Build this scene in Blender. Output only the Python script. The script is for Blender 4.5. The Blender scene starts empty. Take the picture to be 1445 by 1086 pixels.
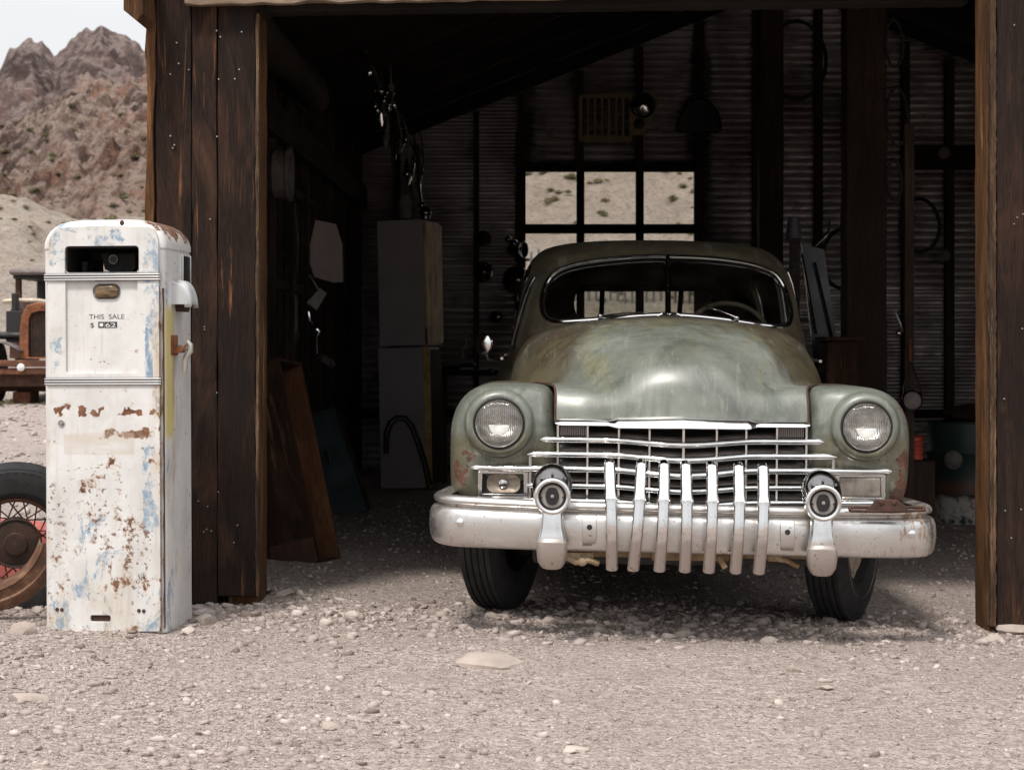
import bpy, bmesh, math, random
import numpy as np
from mathutils import Vector, Matrix, Euler, noise
from mathutils.bvhtree import BVHTree

# ------------------------------------------------------------------ camera, sky, sun, exposure
random.seed(7); RNG = np.random.default_rng(7)
scene = bpy.context.scene
COL = scene.collection
FPX, PX0, PY0, CAMZ = 2900.0, 751.0, 490.0, 1.157     # focal length and horizon of the photograph, in its pixels
cd = bpy.data.cameras.new("camera"); cam = bpy.data.objects.new("camera", cd); COL.objects.link(cam)
cam.location = (0, 0, CAMZ); cam.rotation_euler = (math.radians(90), 0, 0)
cd.sensor_width = 36; cd.lens = FPX / 1445 * 36
cd.shift_x = -(PX0 - 722.5) / 1445; cd.shift_y = (PY0 - 543) / 1445
cd.clip_start = 0.1; cd.clip_end = 5000
cd.dof.use_dof = True; cd.dof.focus_distance = 8.3; cd.dof.aperture_fstop = 9
scene.camera = cam
SUN_EL, SUN_AZ = math.radians(58), math.radians(205)    # azimuth from +Y clockwise: behind the camera, a little left
w = bpy.data.worlds.new("World"); scene.world = w; w.use_nodes = True
wt = w.node_tree; wn = wt.nodes; bg = wn["Background"]
sky = wn.new("ShaderNodeTexSky"); sky.sky_type = 'NISHITA'; sky.sun_disc = False
sky.sun_elevation = SUN_EL; sky.sun_rotation = SUN_AZ; sky.dust_density = 3.0; sky.air_density = 1.2
tc = wn.new("ShaderNodeTexCoord"); mp = wn.new("ShaderNodeMapping"); mp.inputs['Scale'].default_value = (1.5, 1.5, 7)
nz = wn.new("ShaderNodeTexNoise"); nz.inputs['Scale'].default_value = 2.2; nz.inputs['Detail'].default_value = 6
rp = wn.new("ShaderNodeValToRGB"); rp.color_ramp.elements[0].position = .3; rp.color_ramp.elements[1].position = .75
rp.color_ramp.elements[0].color = (5.7, 5.8, 6.0, 1); rp.color_ramp.elements[1].color = (6.9, 6.9, 6.95, 1)
mx = wn.new("ShaderNodeMix"); mx.data_type = 'RGBA'; mx.inputs[0].default_value = .9
wt.links.new(tc.outputs['Generated'], mp.inputs[0]); wt.links.new(mp.outputs[0], nz.inputs['Vector'])
wt.links.new(nz.outputs[0], rp.inputs[0]); wt.links.new(sky.outputs[0], mx.inputs[6]); wt.links.new(rp.outputs[0], mx.inputs[7])
sz = wn.new("ShaderNodeSeparateXYZ"); zr = wn.new("ShaderNodeMapRange"); zm = wn.new("ShaderNodeVectorMath"); zm.operation = 'SCALE'   # overcast: brighter overhead
zr.inputs[3].default_value = .86; zr.inputs[4].default_value = 1.95
wt.links.new(tc.outputs['Generated'], sz.inputs[0]); wt.links.new(sz.outputs[2], zr.inputs[0]); wt.links.new(zr.outputs[0], zm.inputs['Scale']); wt.links.new(mx.outputs[2], zm.inputs[0]); wt.links.new(zm.outputs[0], bg.inputs[0]); bg.inputs[1].default_value = 0.10
sd = bpy.data.lights.new("sun", 'SUN'); sun = bpy.data.objects.new("sun", sd); COL.objects.link(sun)
sd.energy = 2.1; sd.angle = math.radians(10); sd.color = (1, .95, .88)
sdir = Vector((math.sin(SUN_AZ) * math.cos(SUN_EL), math.cos(SUN_AZ) * math.cos(SUN_EL), math.sin(SUN_EL)))
sun.rotation_euler = sdir.to_track_quat('Z', 'Y').to_euler(); sun.location = (-5, -5, 30)
scene.view_settings.view_transform = 'Standard'; scene.view_settings.look = 'None'
scene.view_settings.exposure = 0.48; scene.view_settings.gamma = 1.0

def P(px, py, Y):
    return Vector(((px - PX0) * Y / FPX, Y, CAMZ - (py - PY0) * Y / FPX))
def gz(x, y):                                            # ground height, slopes gently down to the right and up away from the shed
    z = -.0252 * (max(-3.2, min(3.6, x)) - .46)
    if y > 20: z += .02 * (y - 20)
    if x < -1.7: z += .017 * max(0, y - 9.5) * min(1, (-1.7 - x) / 2) * (1 if y < 20 else 0) + (.0175 * 10.5 * min(1, (-1.7 - x) / 2) if y >= 20 else 0)
    return z

# ------------------------------------------------------------------ node helpers
class NT:
    def __init__(s, name):
        s.m = bpy.data.materials.new(name); s.m.use_nodes = True; s.t = s.m.node_tree
        s.b = s.t.nodes["Principled BSDF"]; s.tc = s.t.nodes.new("ShaderNodeTexCoord"); s.obj = s.tc.outputs['Object']
        s._sep = None
    def put(s, sock, v):
        if isinstance(v, bpy.types.NodeSocket): s.t.links.new(v, sock)
        elif isinstance(v, tuple) and len(v) == 3 and sock.type == 'RGBA': sock.default_value = (*v, 1)
        else: sock.default_value = v
    def node(s, typ, props=None, **ins):
        n = s.t.nodes.new("ShaderNode" + typ)
        for k, v in (props or {}).items(): setattr(n, k, v)
        for k, v in ins.items(): s.put(n.inputs[k], v)
        return n
    def xyz(s):
        if not s._sep: s._sep = s.node("SeparateXYZ", Vector=s.obj)
        return s._sep.outputs
    def map(s, scale=(1, 1, 1), loc=(0, 0, 0), v=None):
        return s.node("Mapping", None, Vector=v or s.obj, Scale=scale, Location=loc).outputs[0]
    def noise(s, scale, detail=4, rough=.55, v=None, dist=0.0):
        return s.node("TexNoise", None, Vector=v or s.obj, Scale=float(scale), Detail=float(detail), Roughness=rough, Distortion=dist).outputs[0]
    def voro(s, scale, v=None, feat='F1', out=0):
        return s.node("TexVoronoi", {'feature': feat}, Vector=v or s.obj, Scale=float(scale)).outputs[out]
    def ss(s, v, a, b, lo=0.0, hi=1.0):                  # smooth step from a to b
        n = s.node("MapRange", {'interpolation_type': 'SMOOTHSTEP'}); s.put(n.inputs[0], v)
        n.inputs[1].default_value = a; n.inputs[2].default_value = b; n.inputs[3].default_value = lo; n.inputs[4].default_value = hi
        if a > b:
            n.inputs[1].default_value = b; n.inputs[2].default_value = a; n.inputs[3].default_value = hi; n.inputs[4].default_value = lo
        return n.outputs[0]
    def math(s, op, a, b=0.0):
        n = s.node("Math", {'operation': op}); s.put(n.inputs[0], a); s.put(n.inputs[1], b); return n.outputs[0]
    def mul(s, *a):
        r = a[0]
        for x in a[1:]: r = s.math('MULTIPLY', r, x)
        return r
    def add(s, *a):
        r = a[0]
        for x in a[1:]: r = s.math('ADD', r, x)
        return r
    def sub(s, a, b): return s.math('SUBTRACT', a, b)
    def mx(s, *a):
        r = a[0]
        for x in a[1:]: r = s.math('MAXIMUM', r, x)
        return r
    def band(s, v, a, b, e): return s.mul(s.ss(v, a - e, a + e), s.ss(v, b + e, b - e))
    def mix(s, f, a, b):
        n = s.node("Mix", {'data_type': 'RGBA'}); s.put(n.inputs[0], f); s.put(n.inputs[6], a); s.put(n.inputs[7], b); return n.outputs[2]
    def ramp(s, f, *stops):
        n = s.node("ValToRGB"); s.put(n.inputs[0], f); e = n.color_ramp.elements
        while len(e) < len(stops): e.new(.5)
        for i, (p, c) in enumerate(stops): e[i].position = p; e[i].color = (*c, 1)
        return n.outputs[0]
    def bump(s, h, strength=.4, dist=.01):
        n = s.node("Bump", None, Strength=strength, Distance=dist, Height=h); s.t.links.new(n.outputs[0], s.b.inputs['Normal'])
    def out(s, col, rough=.6, metal=0.0, spec=None):
        s.put(s.b.inputs['Base Color'], col); s.put(s.b.inputs['Roughness'], rough); s.put(s.b.inputs['Metallic'], metal)
        if spec is not None: s.put(s.b.inputs['Specular IOR Level'], spec)
        return s.m

def simple(name, c, rough=.6, metal=0.0, var=.35, scale=14, bump=.15, spec=None):
    n = NT(name); f = n.noise(scale, 5); d = tuple(x * (1 - var) for x in c); l = tuple(min(1, x * (1 + var)) for x in c)
    if bump: n.bump(n.noise(scale * 4, 5), bump, .006)
    r = n.ss(n.noise(scale * .7, 4), .3, .7, max(.03, rough - .1), min(1, rough + .12))
    return n.out(n.ramp(f, (.3, d), (.7, l)), r, metal, spec)

def wood(name, dark, light, scrape=None, axis=2, scale=1.0, amount=.5, spec=.2):
    n = NT(name); st = [9 * scale] * 3; st[axis] = .55 * scale
    rnd = n.node("ObjectInfo").outputs['Random']
    off = n.node("CombineXYZ", None, X=n.mul(rnd, 37.0), Y=n.mul(rnd, 11.0), Z=n.mul(rnd, 23.0)).outputs[0]
    v0 = n.node("VectorMath", {'operation': 'ADD'}); n.put(v0.inputs[0], n.obj); n.put(v0.inputs[1], off); v0 = v0.outputs[0]
    v = n.map(tuple(st), v=v0); g = n.noise(2.2, 7, .65, v, .6)
    f = n.noise(16, 4, .6, n.map(tuple(x * 1.2 for x in st), v=v0)); big = n.noise(1.4, 3, .5, v0)
    col = n.ramp(g, (.32, dark), (.5, tuple((a * 2 + b) / 3 for a, b in zip(dark, light))), (.72, light))
    col = n.mix(n.ss(f, .52, .62, 0, .55), col, tuple(x * .45 for x in dark))
    col = n.mix(n.ss(big, .35, .65, 0, .6), col, tuple(x * .6 for x in dark))
    if scrape: col = n.mix(n.mul(n.ss(n.noise(1.7, 5, .65, n.map((2.2, 2.2, .8), (4, 4, 1), v0), .8), .5, .72), amount * 1.1), col, tuple((a * 3 + b) / 4 for a, b in zip(light, scrape)))
    if scrape:
        sc = n.mul(n.ss(n.noise(3.2, 6, .7, n.map(tuple(x * .55 for x in st), (3, 1, 2), v0), 1.2), .57, .70), n.ss(n.noise(1.1, 2, .5, n.map((1, 1, 1), (5, 2, 9), v0)), .45, .62), amount * 1.6)
        col = n.mix(sc, col, scrape)
    fine = n.noise(9, 5, .7, n.map(tuple(x * 2.6 for x in st), (2, 2, 2), v0)); col = n.mix(n.ss(fine, .5, .68, 0, .55), col, tuple(x * .35 for x in dark)); col = n.mix(n.ss(fine, .44, .30, 0, .35), col, light)
    kn = n.voro(1.0, n.map(tuple(x * .28 for x in st), (7, 7, 7), v0)); col = n.mix(n.ss(kn, .10, .04, 0, .9), col, tuple(x * .3 for x in dark))
    crack = n.ss(n.noise(5, 3, .5, n.map(tuple(x * .8 for x in st), (1, 7, 3), v0), .3), .47, .5)
    crack2 = n.math('ABSOLUTE', n.sub(crack, .5))
    n.bump(n.add(n.mul(g, .6), n.mul(f, .5), n.mul(crack2, .6), n.mul(fine, .5)), .75, .010)
    return n.out(col, n.ss(g, .3, .7, .62, .9), 0, spec)

def rusted(name, a=(.10, .035, .017), b=(.23, .085, .035), c=(.05, .028, .02), rough=.85):
    n = NT(name); f = n.noise(9, 7, .65); g = n.noise(40, 4)
    col = n.ramp(f, (.3, c), (.48, a), (.68, b)); col = n.mix(n.ss(g, .5, .7, 0, .5), col, c)
    n.bump(n.add(f, n.mul(g, .4)), .35, .01); return n.out(col, rough)

def chrome(name, tarnish=.35, base=(.72, .71, .69)):
    n = NT(name); f = n.noise(11, 6, .65); g = n.noise(70, 4, .6); h = n.noise(3.1, 4)
    st = n.mul(n.ss(f, .56, .70), tarnish); sp = n.mul(n.ss(g, .60, .70), n.ss(h, .45, .65), tarnish * 1.6)
    col = n.mix(st, base, (.30, .25, .20)); col = n.mix(n.math('MINIMUM', sp, 1.0), col, (.16, .07, .03))
    r = n.add(n.ss(f, .3, .7, .07, .07 + .3 * tarnish), n.mul(sp, .4)); n.bump(n.noise(5, 3), .06, .01)
    return n.out(col, r, n.ss(sp, .2, .8, 1.0, .3))

M = {}
M['chrome'] = chrome('worn_chrome', .35); M['chrome_clean'] = chrome('bright_chrome', .15, (.80, .80, .79))
M['black'] = simple('black_metal', (.012, .011, .010), .6, 0, .3)
M['rubber'] = simple('rubber', (.017, .017, .018), .75, 0, .5, 20, .3)
M['rust'] = rusted('rust'); M['rust_orange'] = rusted('orange_rust', (.22, .075, .03), (.36, .15, .07), (.09, .04, .025))
M['rust_dark'] = rusted('dark_rust', (.06, .026, .016), (.11, .05, .03), (.025, .017, .014))
M['plank'] = wood('dark_plank', (.012, .0068, .0052), (.058, .030, .020), (.20, .088, .040), 2, 1.0, .62)
M['plank_edge'] = wood('raw_plank_edge', (.06, .026, .011), (.29, .135, .054), (.46, .27, .13), 2, 1.5, .55)
M['splinter'] = wood('splintered_edge', (.03, .015, .008), (.34, .21, .12), (.55, .42, .30), 2, 2.5, .5)
M['plank_x'] = wood('weathered_beam', (.20, .13, .085), (.50, .39, .29), (.08, .05, .035), 0, 1.3)
M['timber'] = wood('old_timber', (.034, .022, .016), (.11, .072, .05), None)
M['timber_y'] = wood('old_rafter', (.035, .026, .021), (.085, .064, .05), None, 1)
M['timber_x'] = wood('old_purlin', (.014, .010, .008), (.035, .026, .020), None, 0)
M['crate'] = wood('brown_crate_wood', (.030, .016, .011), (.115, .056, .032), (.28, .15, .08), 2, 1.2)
M['crate_lit'] = wood('lit_crate_wood', (.10, .04, .018), (.30, .13, .055), (.40, .22, .11), 2, 1.2)  # brighter crate wood: light on the trough's inner board put into the colour
M['greywood'] = wood('grey_wood', (.10, .085, .075), (.22, .19, .17), None, 0, 1.5)

def glass(name, tint=(.75, .78, .76), dirt=.25, refl=.9):
    m = bpy.data.materials.new(name); m.use_nodes = True; t = m.node_tree; t.nodes.clear()
    o = t.nodes.new("ShaderNodeOutputMaterial"); tr = t.nodes.new("ShaderNodeBsdfTransparent"); gl = t.nodes.new("ShaderNodeBsdfGlossy")
    df = t.nodes.new("ShaderNodeBsdfDiffuse"); lw = t.nodes.new("ShaderNodeLayerWeight"); lw.inputs[0].default_value = .5; fp = t.nodes.new("ShaderNodeMath"); fp.operation = 'POWER'; fp.inputs[1].default_value = 4.0; fr = t.nodes.new("ShaderNodeMapRange"); fr.inputs[3].default_value = .05; fr.inputs[4].default_value = .95; t.links.new(lw.outputs[1], fp.inputs[0]); t.links.new(fp.outputs[0], fr.inputs[0]); m1 = t.nodes.new("ShaderNodeMixShader"); m2 = t.nodes.new("ShaderNodeMixShader")
    tr.inputs[0].default_value = (*tint, 1); gl.inputs[0].default_value = (refl, refl, refl, 1); gl.inputs['Roughness'].default_value = .06
    df.inputs[0].default_value = (.2, .17, .14, 1)
    n = t.nodes.new("ShaderNodeTexNoise"); n.inputs['Scale'].default_value = 7; n.inputs['Detail'].default_value = 6
    c = t.nodes.new("ShaderNodeTexCoord"); t.links.new(c.outputs['Object'], n.inputs[0])
    r = t.nodes.new("ShaderNodeMapRange"); r.inputs[1].default_value = .4; r.inputs[2].default_value = .75; r.inputs[4].default_value = dirt
    t.links.new(n.outputs[0], r.inputs[0]); t.links.new(fr.outputs[0], m1.inputs[0]); t.links.new(tr.outputs[0], m1.inputs[1]); t.links.new(gl.outputs[0], m1.inputs[2])
    t.links.new(r.outputs[0], m2.inputs[0]); t.links.new(m1.outputs[0], m2.inputs[1]); t.links.new(df.outputs[0], m2.inputs[2]); t.links.new(m2.outputs[0], o.inputs[0])
    return m
M['glass'] = glass('windscreen_glass', (.78, .79, .76), .05); M['pane_glass'] = glass('dusty_window_glass', (.93, .92, .9), .10)

# ------------------------------------------------------------------ mesh helpers
def frame(d):
    d = Vector(d).normalized(); u = Vector((0, 0, 1)) if abs(d.z) < .9 else Vector((1, 0, 0))
    a = d.cross(u).normalized(); return a, a.cross(d).normalized()
def cr(pts, n):                                           # Catmull-Rom through an array of rows
    p = np.asarray(pts, float); p = np.concatenate([[2 * p[0] - p[1]], p, [2 * p[-1] - p[-2]]]); o = []
    for i in range(1, len(p) - 2):
        for k in range(n):
            t = k / n; a, b, c, d = p[i - 1:i + 3]
            o.append(.5 * (2 * b + (c - a) * t + (2 * a - 5 * b + 4 * c - d) * t * t + (3 * b - a - 3 * c + d) * t ** 3))
    o.append(p[-2]); return np.array(o)
class MB:
    def __init__(s): s.v = []; s.f = []
    def addm(s, v, f):
        o = len(s.v); s.v += [tuple(map(float, x)) for x in v]; s.f += [tuple(i + o for i in q) for q in f]; return s
    def box(s, c, size, R=None):
        c = Vector(c); h = Vector(size) / 2; v = []
        for k in range(8):
            p = Vector((h.x * (1 if k & 1 else -1), h.y * (1 if k & 2 else -1), h.z * (1 if k & 4 else -1)))
            v.append(c + (R @ p if R else p))
        return s.addm(v, [(0, 2, 3, 1), (4, 5, 7, 6), (0, 1, 5, 4), (2, 6, 7, 3), (0, 4, 6, 2), (1, 3, 7, 5)])
    def bx(s, a, b): return s.box([(i + j) / 2 for i, j in zip(a, b)], [abs(j - i) for i, j in zip(a, b)])
    def loft(s, rings, closed=True, caps=(False, False)):
        n = len(rings[0]); v = [p for r in rings for p in r]; f = []
        for i in range(len(rings) - 1):
            for j in range(n if closed else n - 1):
                k = (j + 1) % n; f.append((i * n + j, i * n + k, (i + 1) * n + k, (i + 1) * n + j))
        if caps[0]: f.append(tuple(range(n))[::-1])
        if caps[1]: f.append(tuple((len(rings) - 1) * n + j for j in range(n)))
        return s.addm(v, f)
    def tube(s, pts, r, n=8, closed=False, caps=True, flat=None):
        pts = [Vector(p) for p in pts]; m = len(pts); rings = []
        rr = r if hasattr(r, '__len__') else [r] * m; pa = None
        for i, p in enumerate(pts):
            d = (pts[(i + 1) % m] - pts[i - 1]) if closed else (pts[min(i + 1, m - 1)] - pts[max(i - 1, 0)])
            a, b = frame(d)
            if pa is not None:
                a = (pa - d.normalized() * pa.dot(d.normalized())).normalized(); b = a.cross(d.normalized()).normalized()
            pa = a; e = flat or 1.0
            rings.append([p + (a * math.cos(t) + b * math.sin(t) * e) * rr[i] for t in [2 * math.pi * k / n for k in range(n)]])
        if closed: rings.append(rings[0])
        return s.loft(rings, True, (caps and not closed, caps and not closed))
    def cyl(s, p0, p1, r0, r1=None, n=20, caps=True):
        return s.tube([p0, p1], [r0, r0 if r1 is None else r1], n, False, caps)
    def lathe(s, prof, n=32, R=None, c=(0, 0, 0), a0=0.0, a1=2 * math.pi):   # profile (radius, axis); the axis is local Z, turned by R
        c = Vector(c); rings = []; full = abs(a1 - a0 - 2 * math.pi) < 1e-6
        for k in range(n + 1 if not full else n):
            t = a0 + (a1 - a0) * k / n; ring = []
            for r, z in prof:
                p = Vector((r * math.cos(t), r * math.sin(t), z)); ring.append(c + (R @ p if R else p))
            rings.append(ring)
        if full: rings.append(rings[0])
        return s.loft(rings, False)
    def grid(s, rows): return s.loft([list(r) for r in rows], False)
    def prism(s, poly, a, b, axis=1):                     # poly in the two other axes
        def mk(u, v, t): return {1: (u, t, v), 0: (t, u, v), 2: (u, v, t)}[axis]
        return s.loft([[mk(u, v, a) for u, v in poly], [mk(u, v, b) for u, v in poly]], True, (True, True))
    def ball(s, c, r, sc=(1, 1, 1), n=12):
        c = Vector(c); rings = []
        for i in range(n + 1):
            t = math.pi * i / n; rr = max(1e-4, math.sin(t))
            rings.append([c + Vector((r * sc[0] * rr * math.cos(2 * math.pi * k / (2 * n)), r * sc[1] * rr * math.sin(2 * math.pi * k / (2 * n)), r * sc[2] * math.cos(t))) for k in range(2 * n)])
        return s.loft(rings, True)
    def mesh(s, name, org=(0, 0, 0), ang=35):
        me = bpy.data.meshes.new(name); o = Vector(org)
        me.from_pydata([(x - o.x, y - o.y, z - o.z) for x, y, z in s.v], [], s.f)
        bm = bmesh.new(); bm.from_mesh(me); bmesh.ops.remove_doubles(bm, verts=bm.verts, dist=1e-5); bmesh.ops.recalc_face_normals(bm, faces=bm.faces); bm.to_mesh(me); bm.free()
        if ang is not None:
            me.polygons.foreach_set('use_smooth', [True] * len(me.polygons)); me.set_sharp_from_angle(angle=math.radians(ang))
        me.update(); return me
    def build(s, name, mat, parent=None, org=None, ang=35, bev=0.0, label=None, solid=0.0):
        o3 = Vector(org) if org is not None else (Vector(parent['_o']) if parent is not None and '_o' in parent else Vector((0, 0, 0)))
        me = s.mesh(name, o3, ang); ob = bpy.data.objects.new(name, me); COL.objects.link(ob); me.materials.append(mat)
        if parent is not None:
            ob.parent = parent; ob['_o'] = tuple(o3)
        else: ob.location = o3
        if solid: md = ob.modifiers.new('t', 'SOLIDIFY'); md.thickness = solid; md.offset = -1
        if bev: md = ob.modifiers.new('b', 'BEVEL'); md.width = bev; md.segments = 2; md.limit_method = 'ANGLE'
        if label: ob['label'] = label
        return ob
def tag(o, label=None, cat=None, group=None, kind=None):
    for k, v in (('label', label), ('category', cat), ('group', group), ('kind', kind)):
        if v: o[k] = v
    return o
def thing(name, label, cat, loc=(0, 0, 0), group=None, local=False):
    o = bpy.data.objects.new(name, None); COL.objects.link(o); o.location = loc; o.empty_display_size = .1
    o['_o'] = (0., 0., 0.) if local else tuple(map(float, loc)); return tag(o, label, cat, group)
def dup(root, loc, rot=None, label=None, scale=None):
    r = root.copy(); COL.objects.link(r); r.location = loc
    if rot is not None: r.rotation_euler = rot
    if scale: r.scale = scale
    if label: r['label'] = label
    for ch in list(root.children):
        c = ch.copy(); COL.objects.link(c); c.parent = r
        for g in list(ch.children):
            d = g.copy(); COL.objects.link(d); d.parent = c
    return r
def carve(ob, cutters):                                   # cut real openings, then drop the cutters
    cs = []
    for i, mb in enumerate(cutters):
        c = bpy.data.objects.new('cutter', mb.mesh('cutter', (0, 0, 0), None)); COL.objects.link(c); cs.append(c)
        md = ob.modifiers.new('c%d' % i, 'BOOLEAN'); md.operation = 'DIFFERENCE'; md.solver = 'EXACT'; md.object = c
    par, loc = ob.parent, ob.location.copy(); ob.parent = None; ob.location = Vector(ob.get('_o', (0, 0, 0)))
    bpy.context.view_layer.update(); dg = bpy.context.evaluated_depsgraph_get()
    me = bpy.data.meshes.new_from_object(ob.evaluated_get(dg)); ob.modifiers.clear(); ob.data = me
    me.polygons.foreach_set('use_smooth', [True] * len(me.polygons)); me.set_sharp_from_angle(angle=math.radians(35))
    ob.parent = par; ob.location = loc
    for c in cs: bpy.data.objects.remove(c)
def rrect(x0, x1, z0, z1, r, n=6):
    o = []
    for cx, cz, a in ((x1 - r, z1 - r, 0), (x0 + r, z1 - r, 90), (x0 + r, z0 + r, 180), (x1 - r, z0 + r, 270)):
        for k in range(n + 1):
            t = math.radians(a + 90 * k / n); o.append((cx + r * math.cos(t), cz + r * math.sin(t)))
    return o
def lettering(txt, size, depth=.001):
    c = bpy.data.curves.new('t', 'FONT'); c.body = txt; c.size = size; c.extrude = depth; c.align_x = 'LEFT'
    o = bpy.data.objects.new('t', c); COL.objects.link(o); bpy.context.view_layer.update()
    me = bpy.data.meshes.new_from_object(o.evaluated_get(bpy.context.evaluated_depsgraph_get())); bpy.data.objects.remove(o); return me
RX90 = Matrix.Rotation(math.radians(90), 3, 'X'); RY90 = Matrix.Rotation(math.radians(90), 3, 'Y')
# ------------------------------------------------------------------ ground and gravel
def stony(name, base, light, dark, sc=1.0):
    n = NT(name); a = n.noise(2.3 * sc, 5, .6); b = n.noise(26 * sc, 6, .7); c = n.voro(95 * sc); cc = n.voro(95 * sc, out=1); d = n.voro(38 * sc)
    col = n.mix(n.ss(b, .3, .7), dark, light); col = n.mix(.45, col, base)
    bw = n.node("RGBToBW", None, Color=cc).outputs[0]
    col = n.mix(n.mul(n.ss(bw, .55, .95), .55), col, tuple(min(.85, x * 1.25) for x in light)); col = n.mix(n.mul(n.ss(bw, .35, .05), .55), col, dark)
    col = n.mix(n.ss(a, .35, .65, 0, .35), col, tuple(x * .72 for x in base))
    n.bump(n.add(n.mul(n.sub(1.0, c), .6), n.mul(b, .9), n.mul(n.sub(1.0, d), .6)), 1.0, .016 / sc ** .5)
    return n.out(col, .92, 0, .15)
M['ground'] = stony('gravel_ground', (.415, .345, .305), (.58, .505, .46), (.13, .095, .078))
def rock_mat(name, base, light, dark, rand=True):
    n = NT(name); f = n.noise(9, 6, .65); r = n.node("NewGeometry").outputs['Random Per Island'] if rand else n.node("ObjectInfo").outputs['Random']
    col = n.ramp(r, (0, dark), (.3, base), (.7, base), (.93, light)); col = n.mix(n.ss(f, .35, .7, 0, .5), col, tuple(x * .55 for x in base))
    n.bump(n.add(f, n.noise(60, 5)), .5, .006); return n.out(col, .9, 0, .15)
M['gravel'] = rock_mat('gravel_stones', (.42, .35, .315), (.57, .495, .45), (.17, .125, .105))
M['rock'] = rock_mat('loose_rock', (.43, .36, .315), (.56, .49, .44), (.30, .24, .205), False)
def lump(x, y):
    return .011 * noise.noise((x * 1.7, y * 1.7, 3.1)) + .006 * noise.noise((x * 6, y * 6, 7.7)) + .004 * noise.noise((x * 15, y * 15, 1.7))
def gzl(x, y): return gz(x, y) + lump(x, y)
def axis_steps(core0, core1, step, lo, hi, grow=1.16):
    a = list(np.arange(core0, core1, step)); d = step
    while a[-1] < hi: d *= grow; a.append(a[-1] + d)
    d = step; b = [core0]
    while b[-1] > lo: d *= grow; b.append(b[-1] - d)
    return b[:0:-1] + a
xs = axis_steps(-3.0, 3.0, .03, -900, 900); ys = axis_steps(5.0, 11.0, .028, -400, 1500)
g = MB(); g.loft([[(x, y, gzl(x, y) if abs(x) < 40 and -5 < y < 60 else gz(x, min(y, 60)) - max(0, y - 60) * .01) for x in xs] for y in ys], False)
ground = tag(g.build('ground', M['ground']), kind='structure')

def ico(sub):
    bm = bmesh.new(); bmesh.ops.create_icosphere(bm, subdivisions=sub, radius=1); bm.verts.ensure_lookup_table()
    v = np.array([x.co[:] for x in bm.verts]); f = np.array([[y.index for y in x.verts] for x in bm.faces]); bm.free(); return v, f
def hull(seed, k):
    r = np.random.default_rng(seed); p = r.normal(0, 1, (k, 3)); p /= np.linalg.norm(p, axis=1)[:, None]; p *= r.uniform(.75, 1.1, (k, 1))
    bm = bmesh.new()
    for q in p: bm.verts.new(q)
    bmesh.ops.convex_hull(bm, input=bm.verts); bmesh.ops.triangulate(bm, faces=bm.faces)
    bmesh.ops.delete(bm, geom=[x for x in bm.verts if not x.link_faces], context='VERTS'); bm.verts.index_update()
    v = np.array([x.co[:] for x in bm.verts]); f = np.array([[y.index for y in x.verts] for x in bm.faces]); bm.free(); return v, f
ICO1, ICO2 = [hull(i, 9) for i in range(8)], [hull(20 + i, 14) for i in range(8)]
def stones(spec, base):                                   # spec rows: x, y, size
    if isinstance(base, list):                            # angular chips: share the stones out over several hulls
        parts = [stones(spec[i::len(base)], q) for i, q in enumerate(base)]; vs, fs, o = [], [], 0
        for v, f in parts: vs.append(v); fs.append(f + o); o += len(v)
        return np.concatenate(vs), np.concatenate(fs)
    bv, bf = base; n = len(spec); nv = len(bv)
    jit = 1 + RNG.normal(0, .05, (n, nv)); v = bv[None] * jit[..., None]
    v = v * RNG.uniform([.75, .6, .38], [1.35, 1.1, .75], (n, 3))[:, None, :]
    a = RNG.uniform(0, 2 * np.pi, n); t = RNG.normal(0, .3, n); c, s = np.cos(a)[:, None], np.sin(a)[:, None]; ct, st = np.cos(t)[:, None], np.sin(t)[:, None]
    x, y, z = v[..., 0], v[..., 1], v[..., 2]; y, z = y * ct - z * st, y * st + z * ct; x, y = x * c - y * s, x * s + y * c
    v = np.stack([x, y, z], -1) * spec[:, 2, None, None]
    zz = np.array([gzl(p[0], p[1]) for p in spec]) + spec[:, 2] * .12
    v += np.stack([spec[:, 0], spec[:, 1], zz], -1)[:, None, :]
    f = bf[None] + (np.arange(n) * nv)[:, None, None]
    return v.reshape(-1, 3), f.reshape(-1, 3)
def fast_mesh(name, parts, mat, smooth=False):
    vs, fs, o = [], [], 0
    for v, f in parts: vs.append(v); fs.append(f + o); o += len(v)
    v = np.concatenate(vs); f = np.concatenate(fs); me = bpy.data.meshes.new(name)
    me.vertices.add(len(v)); me.vertices.foreach_set('co', v.astype(np.float32).ravel())
    me.loops.add(f.size); me.loops.foreach_set('vertex_index', f.astype(np.int32).ravel())
    me.polygons.add(len(f)); me.polygons.foreach_set('loop_start', np.arange(0, f.size, 3, dtype=np.int32)); me.polygons.foreach_set('loop_total', np.full(len(f), 3, np.int32))
    me.update(calc_edges=True); me.materials.append(mat); ob = bpy.data.objects.new(name, me); COL.objects.link(ob); return ob
def blocked(x, y):                                        # nothing inside the pump or under the posts
    return (-1.95 < x < -1.36 and 8.0 < y < 8.5) or (x < -1.16 and x > -1.62 and 8.85 < y < 9.3)
def scatter(n, x0, x1, y0, y1, lo, hi, dens=None):
    p = np.stack([RNG.uniform(x0, x1, n), RNG.uniform(y0, y1, n), lo + (hi - lo) * RNG.random(n) ** 3.2], -1)
    keep = [not blocked(a, b) and (dens is None or RNG.random() < dens(a, b)) for a, b, _ in p]; return p[np.array(keep)]
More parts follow.
